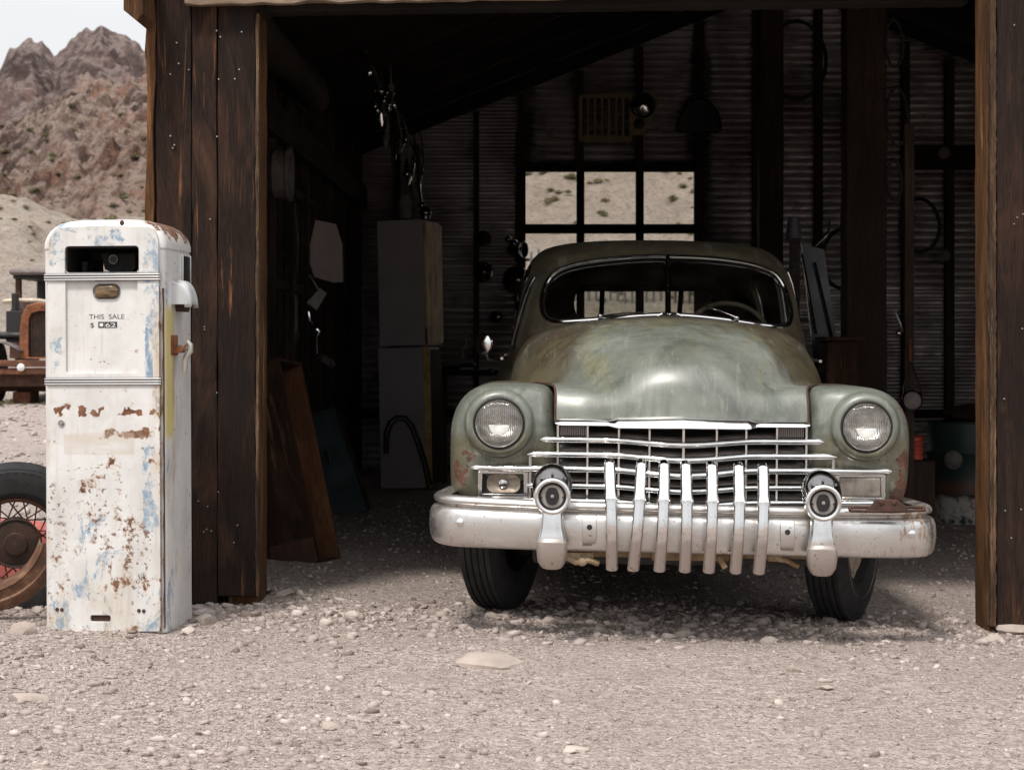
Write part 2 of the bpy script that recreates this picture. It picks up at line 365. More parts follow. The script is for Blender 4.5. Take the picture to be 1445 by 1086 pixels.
def edge_d(x, y):                                         # more loose stones along the shed front, fewer on the trodden middle
    patch = .45 + .9 * noise.noise((x * .9, y * .9, 5)) + .5 * noise.noise((x * 2.6, y * 2.6, 1))
    return max(.05, min(1, patch + .45 * math.exp(-((y - 8.55) / .35) ** 2) + (.35 if x < -1.2 else 0) - .55 * math.exp(-((x - .45) / .9) ** 2) * min(1, max(0, (8.35 - y) / .5)) + (.25 if x < -.7 and y < 8 else 0)))
tag(fast_mesh('gravel', [stones(scatter(95000, -2.3, 2.6, 5.3, 9.6, .0025, .0095, lambda x, y: max(.42, edge_d(x, y))), ICO1),
                         stones(scatter(7500, -2.3, 2.6, 5.3, 9.6, .007, .026, edge_d), ICO2),
                         stones(np.stack([RNG.uniform(-2.6, 2.6, 1900), RNG.normal(8.66, .34, 1900), .008 + .032 * RNG.random(1900) ** 3.2], -1), ICO2),
                         stones(scatter(7000, -1.5, 3.2, 9.6, 15, .004, .020), ICO1),
                         stones(scatter(9000, -9.0, -1.9, 9.0, 30, .010, .05), ICO1)], M['gravel']), 'loose grey beige gravel strewn over the ground before the shed', None, None, 'stuff')
ROCKS = [((690, 937), .125, 'large flat pale rock sunk in the gravel before the car', (1.1, .95, .26)), ((265, 893), .042, 'pale rock at the right foot of the pump', (1.2, .8, .7)),
         ((290, 880), .055, 'grey rock between the pump and the dark planks', (1.1, .8, .6)), ((400, 838), .045, 'beige rock beside the foot of the raw plank edge', (1.3, .8, .6)),
         ((1432, 892), .085, 'big pale rock at the foot of the right hand post', (1.3, .8, .55)), ((1395, 905), .05, 'tan rock just before the right hand post', (1.2, .8, .5)),
         ((775, 880), .045, 'light rock right of the left tyre', (1.3, .8, .6)), ((695, 872), .035, 'small brown rock under the left tyre edge', (1.2, .8, .6)),
         ((1085, 905), .036, 'grey rock in front of the bumper teeth, right of middle', (1.2, .8, .6)), ((965, 897), .038, 'pale rock straight below the middle bumper tooth', (1.2, .8, .6)),
         ((838, 890), .033, 'tan rock below the leftmost bumper tooth', (1.2, .8, .6)), ((30, 893), .055, 'white rock under the rusty curved fender', (1.3, .8, .7)),
         ((40, 988), .05, 'brown flat rock at the left edge of the gravel', (1.4, .8, .4)), ((1165, 975), .032, 'lone flat pale rock in the right foreground', (1.3, .9, .4)),
         ((1120, 948), .03, 'small beige rock left of the lone flat rock', (1.2, .8, .5)), ((905, 915), .028, 'small light rock in the middle of the yard', (1.2, .8, .6)),
         ((470, 1028), .04, 'grey rock in the left foreground gravel', (1.3, .8, .45)), ((812, 1060), .042, 'flat pale rock at the bottom of the foreground', (1.3, .8, .4))]
for (px, py), r, lab, sc in ROCKS:
    Y = FPX * CAMZ / (py - PY0); x = (px - PX0) * Y / FPX
    Y = FPX * (CAMZ - gzl(x, Y)) / (py - PY0); x = (px - PX0) * Y / FPX
    v, f = hull(100 + int(px), 26); b = MB(); v = v * np.array(sc) * r; b.addm(v, f)
    o = b.build('rock', M['rock'], None, (0, 0, 0), 28); o.location = (x, Y, gzl(x, Y) + r * sc[2] * .25); o.rotation_euler = (.1, .1, random.random() * 6) if r < .1 else (.12, .03, .2)
    tag(o, lab, 'rock', 'loose rocks on the gravel')

# ------------------------------------------------------------------ hills
def hill_mat(name, base, light, dark, red, s):
    n = NT(name); a = n.noise(.35 * s, 7, .62); b = n.noise(1.5 * s, 8, .7); c = n.noise(.12 * s, 4); d = n.noise(4.5 * s, 6, .7); v = n.voro(1.2 * s)
    col = n.mix(n.ss(a, .36, .62), dark, base); col = n.mix(n.ss(b, .48, .68), col, light); col = n.mix(n.mul(n.ss(c, .45, .6), n.ss(b, .40, .6), .7), col, red)
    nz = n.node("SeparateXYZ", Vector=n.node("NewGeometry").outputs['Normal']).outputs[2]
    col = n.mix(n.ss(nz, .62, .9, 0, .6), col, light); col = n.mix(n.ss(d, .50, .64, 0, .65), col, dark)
    n.bump(n.add(b, n.mul(d, .7), n.mul(v, .6)), 1.0, .5 / s); return n.out(col, .95, 0, .08)
M['hill_near'] = hill_mat('sandy_hill', (.40, .32, .26), (.55, .48, .41), (.20, .145, .11), (.33, .21, .15), 1.6)
M['hill_mid'] = hill_mat('rocky_hill', (.29, .20, .165), (.46, .36, .30), (.075, .048, .04), (.28, .135, .085), .42)
M['hill_far'] = hill_mat('mountain_rock', (.25, .185, .165), (.40, .32, .29), (.10, .072, .068), (.25, .15, .12), .13)
def interp(x, pts): return float(np.interp(x, [p[0] for p in pts], [p[1] for p in pts]))
def field(name, x0, x1, nx, y0, y1, ny, zf, mat):
    g = MB(); g.loft([[(x, y, zf(x, y)) for x in np.linspace(x0, x1, nx)] for y in np.linspace(y0, y1, ny)], False)
    return tag(g.build(name, mat, ang=None if nx < 0 else 180), kind='structure')
CEN = [(23, -.6), (26, .1), (30, .95), (40, 2.1), (60, 5.2), (90, 10.2), (130, 17)]
LEF = [(23, -.8), (30, .1), (36, .7), (48, 2.2), (72, 6.1), (84, 6.0), (105, 4.5), (130, 4.0)]
def near_z(x, y):
    t = x / y; wl = min(1, max(0, (-.10 - t) / .08)); wl = wl * wl * (3 - 2 * wl)
    crest = interp(PX0 + FPX * t, [(-200, 1.06), (30, 1.02), (75, .93), (120, .90), (250, .9)])
    z = interp(y, LEF) * crest * wl + interp(y, CEN) * (1 - wl)
    k = min(1, max(0, (y - 26) / 25))
    return z + k * (.45 * noise.fractal((x * .22, y * .22, 0), .8, 2.1, 6) + .20 * noise.noise((x * 1.7, y * 1.7, 4)) + .22 * max(0, noise.noise((x * 1.1, y * .9, 8)) - .12))
field('near_hillside', -40, 40, 380, 23, 128, 300, near_z, M['hill_near'])
def mid_z(x, y):
    t = PX0 + FPX * x / y; e = interp(t, [(-300, 215), (0, 200), (50, 178), (95, 158), (140, 140), (215, 126), (330, 105), (500, 140), (700, 330)])
    zc = CAMZ + (PY0 - e) / FPX * 230; k = min(1.2, max(0, (y - 118) / 112))
    prof = k ** .85 if k < 1 else 1 - (k - 1) * 2
    rug = noise.ridged_multi_fractal((x * .07, y * .05, 2.0), .8, 2.1, 8, 1.0, 2.0) - 1.1
    gul = noise.noise((x * .10, y * .03, 9.0)); cr_ = noise.noise((x * .35, y * .22, 4)); fin = noise.fractal((x * .9, y * .6, 1), .7, 2.1, 4)
    return 3.5 + (zc - 3.5) * prof + (2.6 * rug + 2.0 * gul + 2.0 * abs(cr_) + .8 * fin) * min(1, k * 3)
field('rocky_hill', -86, -8, 330, 118, 250, 300, mid_z, M['hill_mid'])
SIL = [(-300, 150), (-120, 135), (-30, 118), (0, 103), (14, 76), (30, 66), (44, 60), (58, 66), (66, 78), (78, 86), (90, 72), (100, 62), (112, 56), (120, 48), (132, 47), (142, 43), (150, 52), (165, 55), (180, 58), (195, 67), (212, 78), (260, 110), (400, 190), (600, 340)]
def far_z(x, y):
    t = PX0 + FPX * x / y; e = interp(t, SIL); zc = CAMZ + (PY0 - e) / FPX * 600; k = (y - 380) / 220
    prof = max(0, min(1, k)) ** 1.1 if k < 1 else 1 - (k - 1) * 1.5
    rug = noise.ridged_multi_fractal((x * .028, y * .02, 5.0), .75, 2.1, 8, 1.0, 2.0) - 1.1
    gul = noise.noise((x * .05, y * .012, 3.0))
    fade = min(1, max(0, k * 4)) * (1 if k < .8 else max(.22, 1 - (k - .8) * 4))
    fin = noise.fractal((x * .16, y * .1, 2), .7, 2.1, 5)
    return 15 + (zc - 15) * prof + (8.0 * rug + 6 * gul) * fade + (2.2 * fin + 1.6 * abs(noise.noise((x * .11, y * .05, 7)))) * min(1, max(0, k))
field('rocky_mountain', -235, -25, 330, 380, 640, 260, far_z, M['hill_far'])
# desert shrubs
def shrub_mesh(seed):
    r = random.Random(seed); b = MB()
    for i in range(150):
        a, e = r.random() * 6.28, r.uniform(.15, 1.45); d = Vector((math.cos(a) * math.cos(e), math.sin(a) * math.cos(e), math.sin(e)))
        l = r.uniform(.45, 1.0); s = d.cross(Vector((0, 0, 1))).normalized() * r.uniform(.02, .05); m = d * l * .6 + Vector((0, 0, .06 * r.random())); q = d * l
        b.addm([(0, 0, 0), m + s, q, m - s], [(0, 1, 2, 3)])
        for k in range(3):
            c = d * l * r.uniform(.45, 1); u = Vector((r.uniform(-1, 1), r.uniform(-1, 1), r.uniform(0, 1))) * .13; v = u.cross(d) * 1.2
            b.addm([c, c + u * .5 + v * .4, c + u, c + u * .5 - v * .4], [(0, 1, 2, 3)])
    return b
M['shrub'] = simple('dry_shrub', (.24, .21, .115), .9, 0, .5, 5, 0); M['shrub_g'] = simple('green_shrub', (.175, .165, .085), .9, 0, .5, 5, 0)
protos = [shrub_mesh(i).mesh('desert_shrub', ang=None) for i in range(4)]
for i, me in enumerate(protos): me.materials.append(M['shrub'] if i % 2 else M['shrub_g'])
def shrub(x, y, z, s, lab, grp):
    o = bpy.data.objects.new('desert_shrub', random.choice(protos)); COL.objects.link(o); o.location = (x, y, z - .05 * s)
    o.rotation_euler = (0, 0, random.random() * 6); o.scale = (s * random.uniform(.9, 1.3), s, s * random.uniform(.6, .85)); tag(o, lab, 'shrub', grp)
def ray_hill(px, py, zf, y0, y1):
    for Y in np.linspace(y0, y1, 1500):
        p = P(px, py, Y)
        if p.z < zf(p.x, Y): return p.x, Y, zf(p.x, Y)
for k in range(46):                                       # seen through the rear window
    q = ray_hill(random.uniform(735, 990), random.choice([random.uniform(238, 335)] * 3 + [random.uniform(400, 430)]), near_z, 27, 125)
    if q: shrub(*q, random.uniform(.12, .30) * q[1] / 70, 'small dry shrub on the sandy slope seen through the rear window', 'shrubs beyond the rear window')
for k in range(40):
    q = ray_hill(random.uniform(-20, 215), random.uniform(268, 372), near_z, 30, 125)
    if q: shrub(*q, random.uniform(.12, .32) * q[1] / 70, 'small dry shrub on the pale slope behind the pump', 'shrubs on the slope behind the pump')
for k in range(40):
    q = ray_hill(random.uniform(-10, 215), random.uniform(150, 305), mid_z, 119, 240)
    if q: shrub(*q, random.uniform(.25, .7), 'olive shrub clinging to the brown rocky hill', 'shrubs on the rocky hill')

# ------------------------------------------------------------------ the shed
YF, YR, XL = 8.9, 19.0, -1.62; EAVE, RIDGE, XRI, XR = 3.02, 4.56, 2.28, 6.18
def roof_z(x): return EAVE + (RIDGE - EAVE) * ((x - XL) / (XRI - XL) if x < XRI else (XR - x) / (XR - XRI))
shed = thing('shed', 'open fronted old mining shed of dark planks and corrugated iron around the car', 'shed', (0, 0, 0))
def jag(w, z0, z1, y, th, x0, amp=.006, n=26, zt=.0):      # one long plank with a slightly worn outline
    r = random.Random(x0 * 91 + z0); L = []; Rr = []
    for i in range(n + 1):
        z = z0 + (z1 - z0) * i / n
        L.append((x0 + amp * (r.random() - .5), z)); Rr.append((x0 + w + amp * (r.random() - .5), z))
    b = MB()
    fr = [[(l[0], y, l[1]), (rr[0], y, rr[1]), (rr[0], y + th, rr[1]), (l[0], y + th, l[1])] for l, rr in zip(L, Rr)]
    return b.loft(fr, True, (True, True))
for a, b_, z0, dy in ((-1.632, -1.478, -.02, .012), (-1.474, -1.366, .0, .004), (-1.362, -1.198, .035, 0)):
    jag(b_ - a, gz(a, YF) + z0, 2.95, YF + dy, .045, a).build('wall_board', M['plank'], shed, bev=.004)
jag(.035, .10, 3.0, YF - .004, .05, -1.672, .014).build('corner_trim', M['plank_edge'], shed, bev=.003)
jag(.13, -.05, 2.62, YF + .046, .34, -1.328, .004).build('corner_post', M['plank_edge'], shed, bev=.006)
# the raw splintered edge of the outer board
jag(.012, .08, 2.6, YF - .003, .05, -1.197, .005, 40).build('raw_edge', M['splinter'], shed)
for a, b_, y in ((1.945, 2.09, 8.6), (2.094, 2.26, 8.606), (2.265, 2.44, 8.602)):
    jag(b_ - a, gz(a, 8.6) - .02, 2.95, y, .045, a).build('wall_board', M['plank'], shed, bev=.004)
jag(.16, -.15, 2.75, 8.648, .24, 1.915, .004).build('corner_post', M['plank_edge'], shed, bev=.006)
jag(.024, gz(1.93, 8.6) + .03, 2.8, 8.592, .055, 1.916, .005, 120).build('raw_edge', M['splinter'], shed)
M['nail'] = simple('nail_metal', (.42, .38, .34), .4, .6, .3)
# scattered nail heads on the boards: one mesh per board face
for name, X0, X1, y in (('left', -1.62, -1.21, YF - .001), ('right', 1.97, 2.1, 8.599)):
    b = MB()
    for k in range(30 if name == 'left' else 16):
        x = random.uniform(X0, X1); z = random.choice([.35, .5, .95, 1.25, 1.7, 2.05, 2.35, 2.5]) + random.uniform(-.04, .04)
        b.cyl((x, y - .004, z), (x, y + .012, z), .0032, n=8)
    b.build('nail_heads', M['nail'], shed)['kind'] = 'stuff'
# lintel: a weathered beam that climbs to the right, a dark board below and behind it
def beam(name, x0, z0, x1, z1, y, h, th, mat, rough=.012, n=60):
    r = random.Random(name + str(x0)); rings = []
    for i in range(n + 1):
        t = i / n; x = x0 + (x1 - x0) * t; z = z0 + (z1 - z0) * t; e = rough * (r.random() - .5) * 2
        rings.append([(x, y, z + e), (x, y, z + h), (x, y + th, z + h), (x, y + th, z + e * .5)])
    return MB().loft(rings, True, (True, True)).build(name, mat, shed, bev=.003)
beam('lintel', -1.495, 2.632, 2.5, 2.70, YF - .07, .20, .065, M['plank_x'], .008)
beam('lintel_board', -1.16, 2.618, 1.9, 2.66, YF + .05, .26, .14, M['timber_x'], .004)
MB().bx((-1.60, YF - .02, 2.83), (6.1, YF + .03, 2.96)).build('head_board', M['plank_x'], shed)
# eave board poking out on the left
bq = MB(); bq.prism([(-1.72, 2.575), (-1.665, 2.53), (-1.64, 2.56), (-1.64, 2.82), (-1.72, 2.80)], YF - .25, YF + .3); bq.build('eave_board', M['plank_edge'], shed)
for s in (0, 1):                                          # roof: two pitched panels with planks, then rafters below
    pr = [(XL - .35, roof_z(XL) - .14), (XRI, RIDGE), (XRI, RIDGE + .06), (XL - .35, roof_z(XL) - .08)] if s == 0 else [(XRI, RIDGE), (XR + .35, roof_z(XR) - .14), (XR + .35, roof_z(XR) - .08), (XRI, RIDGE + .06)]
    MB().prism(pr, YF - .05, YR + .25).build('roof_panel', M['timber_y'], shed)
y = 9.35
while y < YR:
    for s in (0, 1):
        x0, x1 = (XL + .02, XRI - .03) if s == 0 else (XRI + .03, XR - .02)
        MB().prism([(x0, roof_z(x0) - .15), (x1, roof_z(x1) - .15), (x1, roof_z(x1) - .012), (x0, roof_z(x0) - .012)], y, y + .05).build('rafter', M['timber_x'], shed)
    y += 1.15
MB().bx((XRI - .05, YF + .1, RIDGE - .24), (XRI + .05, YR, RIDGE - .045)).build('ridge_beam', M['timber_y'], shed)
# gable front above the lintel
MB().prism([(XL, 2.97), (XR, 2.97), (XRI, RIDGE - .02)], YF + .0, YF + .04).build('gable_wall', M['timber'], shed)
# corrugated rear wall
n = NT('corrugated_iron'); f = n.noise(1.6, 5); g2 = n.noise(4, 6, .65); h2 = n.noise(30, 4)
colr = n.ramp(f, (.3, (.25, .215, .205)), (.5, (.44, .41, .405)), (.7, (.62, .59, .585))); colr = n.mix(n.ss(g2, .54, .70, 0, .6), colr, (.13, .085, .065))
n.bump(h2, .15, .003); M['corrugated'] = n.out(colr, n.ss(g2, .45, .68, .30, .6), n.ss(g2, .5, .66, .85, .3))
PITCH = .0675
def corr(name, x0, x1, z0, z1, clip=True, parent=shed):
    rows = []; n = int((z1 - z0) / (PITCH / 8)); seg = 14
    for i in range(n + 1):
        z = z0 + (z1 - z0) * i / n; a, b = x0, x1
        if clip:
            a = max(x0, XL + (z + .03 - EAVE) / (RIDGE - EAVE) * (XRI - XL)); b = min(x1, XR - (z + .03 - EAVE) / (RIDGE - EAVE) * (XR - XRI))
            if b - a < .02: break
        yy = YR + .019 * math.sin(2 * math.pi * z / PITCH)
        rows.append([(a + (b - a) * j / seg, yy + .0015 * noise.noise((a + (b - a) * j / seg, z * 2, 1)), z) for j in range(seg + 1)])
    MB().grid(rows).build(name, M['corrugated'], parent, ang=60, solid=.002)
WX = [P(px, 0, YR).x for px in (740, 981)]; WZ0, WZ1 = 1.10, 2.785
corr('rear_wall_sheet', XL, WX[0], -.2, 4.5); corr('rear_wall_sheet', WX[1], 4.3, -.2, 4.55); corr('rear_wall_sheet', 4.3, XR, -.2, 4.5)
corr('rear_wall_sheet', WX[0], WX[1], WZ1, 4.5); corr('rear_wall_sheet', WX[0], WX[1], -.2, WZ0)
for px, wd in ((672, .05), (735, .06), (818, .075), (902, .075), (988, .07), (1072, .11), (1156, .07), (1215, .06), (1279, .07), (1341, .08), (1400, .07), (1480, .07), (560, .06)):
    x = P(px, 0, 18.9).x; MB().bx((x - wd / 2, 18.90, .02 if not 740 < px < 980 else WZ1), (x + wd / 2, 18.985, roof_z(x) - .13)).build('stud', M['timber'], shed)
    if 740 < px < 980: MB().bx((x - wd / 2, 18.90, .02), (x + wd / 2, 18.985, WZ0)).build('stud', M['timber'], shed)
for z in (.55,): MB().bx((XL, 18.82, z - .04), (6.1, 18.895, z + .04)).build('girt', M['timber_x'], shed)
MB().bx((P(1290, 0, 18.8).x, 18.80, P(0, 238, 18.8).z), (5.5, 18.895, P(0, 205, 18.8).z)).build('girt', M['timber_x'], shed)
# rear window: three columns of panes
win = MB(); win.bx((WX[0] - .05, 18.93, WZ0 - .06), (WX[0] + .012, 19.03, WZ1 + .06)); win.bx((WX[1] - .012, 18.93, WZ0 - .06), (WX[1] + .05, 19.03, WZ1 + .06))
win.bx((WX[0], 18.931, WZ1 - .008), (WX[1], 19.029, WZ1 + .06)); win.bx((WX[0], 18.931, WZ0 - .06), (WX[1], 19.029, WZ0 + .01))
for px in (819, 902.5): x = P(px, 0, YR).x; win.bx((x - .036, 18.932, WZ0), (x + .036, 19.028, WZ1))
for k in (1, 2): z = WZ1 - .535 * k; win.bx((WX[0], 18.933, z - .042), (WX[1], 19.027, z + .042))
wo = win.build('window', M['timber_x'], shed)
for i, (a, b_) in enumerate(((740, 816), (822, 899), (906, 981))):
    for k in range(3):
        z1 = WZ1 - .535 * k; q = MB().bx((P(a, 0, YR).x, 18.995, max(WZ0, z1 - .535)), (P(b_, 0, YR).x, 18.999, z1)).build('pane', M['pane_glass'], wo)
# left side wall: dark boards with a tall window of blue-black panes
MB().bx((XL - .05, YF + .06, -.1), (XL, YR, 3.0)).build('side_wall', M['timber_y'], shed)
for yy in np.arange(9.7, 18.8, .9): MB().bx((XL, yy, .0), (XL + .07, yy + .07, 2.98)).build('stud', M['timber'], shed)
M['blue_glass'] = simple('dark_blue_glass', (.012, .017, .026), .18, 0, .4, 4, .03)
sw = MB()
for z in (.95, 1.55, 2.18, 2.80): sw.bx((XL + .002, 12.3, z - .03), (XL + .05, 14.9, z + .03))
for yy in (12.3, 12.95, 13.6, 14.25, 14.9): sw.bx((XL + .004, yy - .025, .95), (XL + .046, yy + .025, 2.8))
swo = sw.build('side_window', M['timber'], shed)
for i in range(4):
    for k, (z0, z1) in enumerate(((.98, 1.52), (1.58, 2.15), (2.21, 2.77))):
        MB().bx((XL + .012, 12.33 + i * .65, z0), (XL + .02, 12.92 + i * .65, z1)).build('pane', M['blue_glass'], swo)
MB().bx((XR, YF + .06, -.3), (XR + .05, YR, 3.0)).build('side_wall', M['timber_y'], shed)
MB().bx((XL, 9.3, 2.42), (XL + .10, 18.9, 2.62)).build('wall_plate', M['timber_y'], shed)
# log along the eave and the thick ridge posts
lg = [(XL + .20, 9.5 + .5 * i, 2.80 + .02 * math.sin(i * 1.3)) for i in range(9)]
MB().tube(lg, [.10 + .01 * math.sin(i * 2.1) for i in range(9)], 14).build('log_beam', M['timber_y'], shed)
def square_post(px0, px1, Y, y2):
    a, b_ = P(px0, 0, Y).x, P(px1, 0, Y).x; jag(b_ - a, -.1, roof_z((a + b_) / 2) - .14, Y, y2, a, .008).build('ridge_post', M['timber'], shed, bev=.012)
square_post(1194, 1252, 13.2, .24); square_post(1072, 1106, 17.5, .2)
jag(P(1290, 0, 12.2).x - P(1277, 0, 12.2).x, -.1, P(0, 175, 12.2).z, 12.2, .05, P(1277, 0, 12.2).x, .004).build('prop_post', M['timber'], shed)
# ------------------------------------------------------------------ the car (local axes: x across, y back from the bumper, z up)
n = NT('faded_green_paint'); X, Y_, Z = n.xyz()
sv = n.map((3.0, .8, 1.5)); f1 = n.noise(1.5, 7, .62, n.obj, .4); f2 = n.noise(3.4, 8, .68, sv, .8); f3 = n.noise(30, 5, .6); f4 = n.noise(8, 7, .7)
col = n.ramp(f1, (.30, (.105, .112, .088)), (.5, (.175, .188, .158)), (.7, (.275, .29, .255)))
ol = n.add(n.ss(Y_, .35, 1.7, -.06, .40), n.mul(n.ss(Z, .88, .74), .46), f2)
col = n.mix(n.ss(ol, .58, .86, 0, .88), col, n.mix(n.ss(f4, .4, .62), (.105, .095, .050), (.175, .165, .10)))
ye = n.mul(n.ss(n.noise(2.2, 5, .6, n.map((3.5, .7, 1), (2, 5, 1)), .8), .52, .66), n.ss(Y_, .2, .7), .45); col = n.mix(ye, col, (.26, .235, .105))
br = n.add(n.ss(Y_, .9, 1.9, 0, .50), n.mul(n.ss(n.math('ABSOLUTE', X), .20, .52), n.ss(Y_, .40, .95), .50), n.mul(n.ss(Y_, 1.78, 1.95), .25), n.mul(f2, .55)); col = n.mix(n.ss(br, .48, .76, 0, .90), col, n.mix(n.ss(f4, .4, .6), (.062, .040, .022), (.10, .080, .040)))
dk = n.mul(n.ss(n.noise(2.6, 6, .65, n.map((2, 1, 1), (9, 3, 4)), 1.0), .52, .68), .6); col = n.mix(dk, col, (.055, .065, .052))
streak = n.mul(n.ss(n.noise(4, 6, .7, n.map((7, .6, .6)), .3), .55, .72), .35); col = n.mix(streak, col, (.40, .42, .36))
rs = n.ss(n.add(f4, n.mul(n.ss(Z, .82, .62), .11), n.mul(n.ss(n.math('ABSOLUTE', X), .78, .95), .07), n.mul(n.ss(Y_, 1.7, 2.0), .03)), .650, .70)
scr = n.ss(n.noise(3, 3, .5, n.map((60, 2.2, 9), (1, 2, 3)), .5), .66, .70); col = n.mix(n.mul(scr, .28), col, (.42, .43, .38)); grm = n.ss(n.noise(22, 6, .75), .46, .66); col = n.mix(n.mul(grm, .35), col, (.07, .07, .05))
col = n.mix(rs, col, n.mix(n.ss(f3, .4, .6), (.06, .024, .014), (.15, .052, .022))); sp = n.ss(n.noise(75, 5, .65), .66, .70); col = n.mix(n.mul(sp, n.ss(n.noise(3, 4), .42, .6), .85), col, (.10, .045, .025))
n.bump(n.add(n.mul(rs, -.6), n.mul(f3, .12), n.mul(n.noise(2.2, 2), .5)), .22, .008)
M['paint'] = n.out(col, n.add(n.ss(f1, .3, .7, .36, .50), n.mul(rs, .4), n.ss(Y_, .6, 2.2, 0, .14)), 0, .8); n.b.inputs['Coat Weight'].default_value = .35; n.b.inputs['Coat Roughness'].default_value = .32
n = NT('bumper_chrome'); X, Y_, Z = n.xyz(); f = n.noise(5, 6, .65, n.map((1, 1, 2.5))); g2 = n.noise(16, 6, .7, n.map((2.6, 1, .7))); sp = n.ss(n.noise(55, 5), .64, .7)
edge = n.ss(n.math('ABSOLUTE', X), .62, .95, 0, .10); col = n.mix(n.ss(f, .35, .65, .1, .6), (.74, .725, .70), (.50, .465, .435))
rz = n.ss(n.add(g2, edge, n.ss(X, .5, .9, 0, .07)), .66, .76, 0, .75); col = n.mix(rz, col, (.27, .14, .06)); col = n.mix(n.mul(sp, .6), col, (.12, .06, .03))
n.bump(n.noise(4, 4), .08, .012); M['bumper'] = n.out(col, n.add(n.ss(f, .3, .7, .24, .42), n.mul(rz, .3)), n.sub(.92, n.mul(rz, .75)))
M['chrome_dull'] = chrome('dull_chrome', .7, (.52, .50, .48))
M['interior'] = simple('dark_upholstery', (.02, .017, .015), .85); M['dash'] = simple('dash_brown', (.05, .035, .025), .6)
M['lampcup'] = chrome('lamp_reflector', .25, (.86, .85, .83)); M['cream'] = simple('cream_rim', (.50, .42, .32), .6, 0, .35, 12, .2)
M['fin'] = simple('dusty_baffle', (.17, .145, .13), .8, 0, .4, 16); M['black_chrome'] = chrome('dark_chrome', .5, (.22, .21, .21))
n = NT('ribbed_lens_glass'); X, Y_, Z = n.xyz()
rib = n.math('ABSOLUTE', n.math('SINE', n.mul(X, 420.0))); ribz = n.math('ABSOLUTE', n.math('SINE', n.mul(Z, 190.0)))
n.bump(n.add(n.mul(rib, .8), n.mul(ribz, .35)), .4, .003)
n.out((.97, .97, .96), .06); n.b.inputs['Transmission Weight'].default_value = .80; n.b.inputs['IOR'].default_value = 1.25; M['lens'] = n.m

CARX = .597
car = thing('vintage_car', 'old green sedan with faded paint, chrome grille and seven bumper teeth in the shed opening', 'car', (CARX, 8.0, gz(CARX, 8.9)), local=True)
car.rotation_euler = (0, .009, -.010)
def carP(px, py, d):                                      # photograph pixel at depth d behind the bumper -> local x, z
    p = P(px, py, 8 + d); return (p.x - CARX - .010 * d, p.z)
def both(f):
    for s in (-1, 1): f(s)
# hood: control rows from the lip over the grille back to the cowl
HX = [[0, .10, .19, .27, .34, .40, .46, .515]] * 3 + [[0, .105, .2, .285, .355, .415, .47, .525], [0, .125, .235, .325, .40, .455, .51, .56], [0, .155, .29, .39, .465, .52, .57, .62], [0, .18, .34, .46, .55, .61, .65, .68], [0, .2, .38, .52, .62, .68, .71, .725], [0, .21, .4, .55, .655, .705, .73, .742]]
HD = [[.24, .25, .268, .29, .31, .33, .345, .355], [.258, .266, .281, .305, .328, .35, .362, .372], [.285, .293, .312, .345, .37, .388, .40, .405], [.345, .352, .375, .415, .445, .460, .467, .47], [.475, .48, .50, .54, .575, .60, .61, .61], [.73, .735, .75, .78, .81, .84, .85, .85], [1.10] * 8, [1.45] * 8, [1.70, 1.705, 1.72, 1.75, 1.79, 1.83, 1.86, 1.87]]
HZ = [[.872, .871, .869, .866, .862, .859, .857, .855], [.955, .952, .944, .932, .924, .922, .922, .922], [1.035, 1.03, 1.012, .984, .972, .973, .974, .974], [1.10, 1.093, 1.07, 1.022, .994, .994, .997, .999],
      [1.162, 1.155, 1.128, 1.074, 1.014, 1.0, 1.003, 1.004], [1.21, 1.203, 1.18, 1.132, 1.065, 1.016, 1.0, .998], [1.255, 1.248, 1.225, 1.18, 1.115, 1.045, .995, .95], [1.285, 1.278, 1.258, 1.218, 1.155, 1.075, 1.0, .92], [1.302, 1.296, 1.278, 1.245, 1.19, 1.10, 1.0, .90]]
net = np.stack([np.array(HX), np.array(HD), np.array(HZ)], -1)                       # rows, cols, 3
full = np.concatenate([net[:, :0:-1] * np.array([-1, 1, 1]), net], 1)
rows = cr(full.transpose(1, 0, 2).reshape(full.shape[1], -1), 6).reshape(-1, len(HX), 3).transpose(1, 0, 2)   # across
rows = cr(rows.reshape(len(HX), -1), 8).reshape(-1, rows.shape[1], 3)                # along
MB().grid(rows).build('hood', M['paint'], car, ang=60, solid=.006)
for s in (0, -1): MB().tube([tuple(r[s] + np.array([0, 0, .001])) for r in rows[::2]], .0045, 6).build('hood_seam', M['rust_dark'], car)
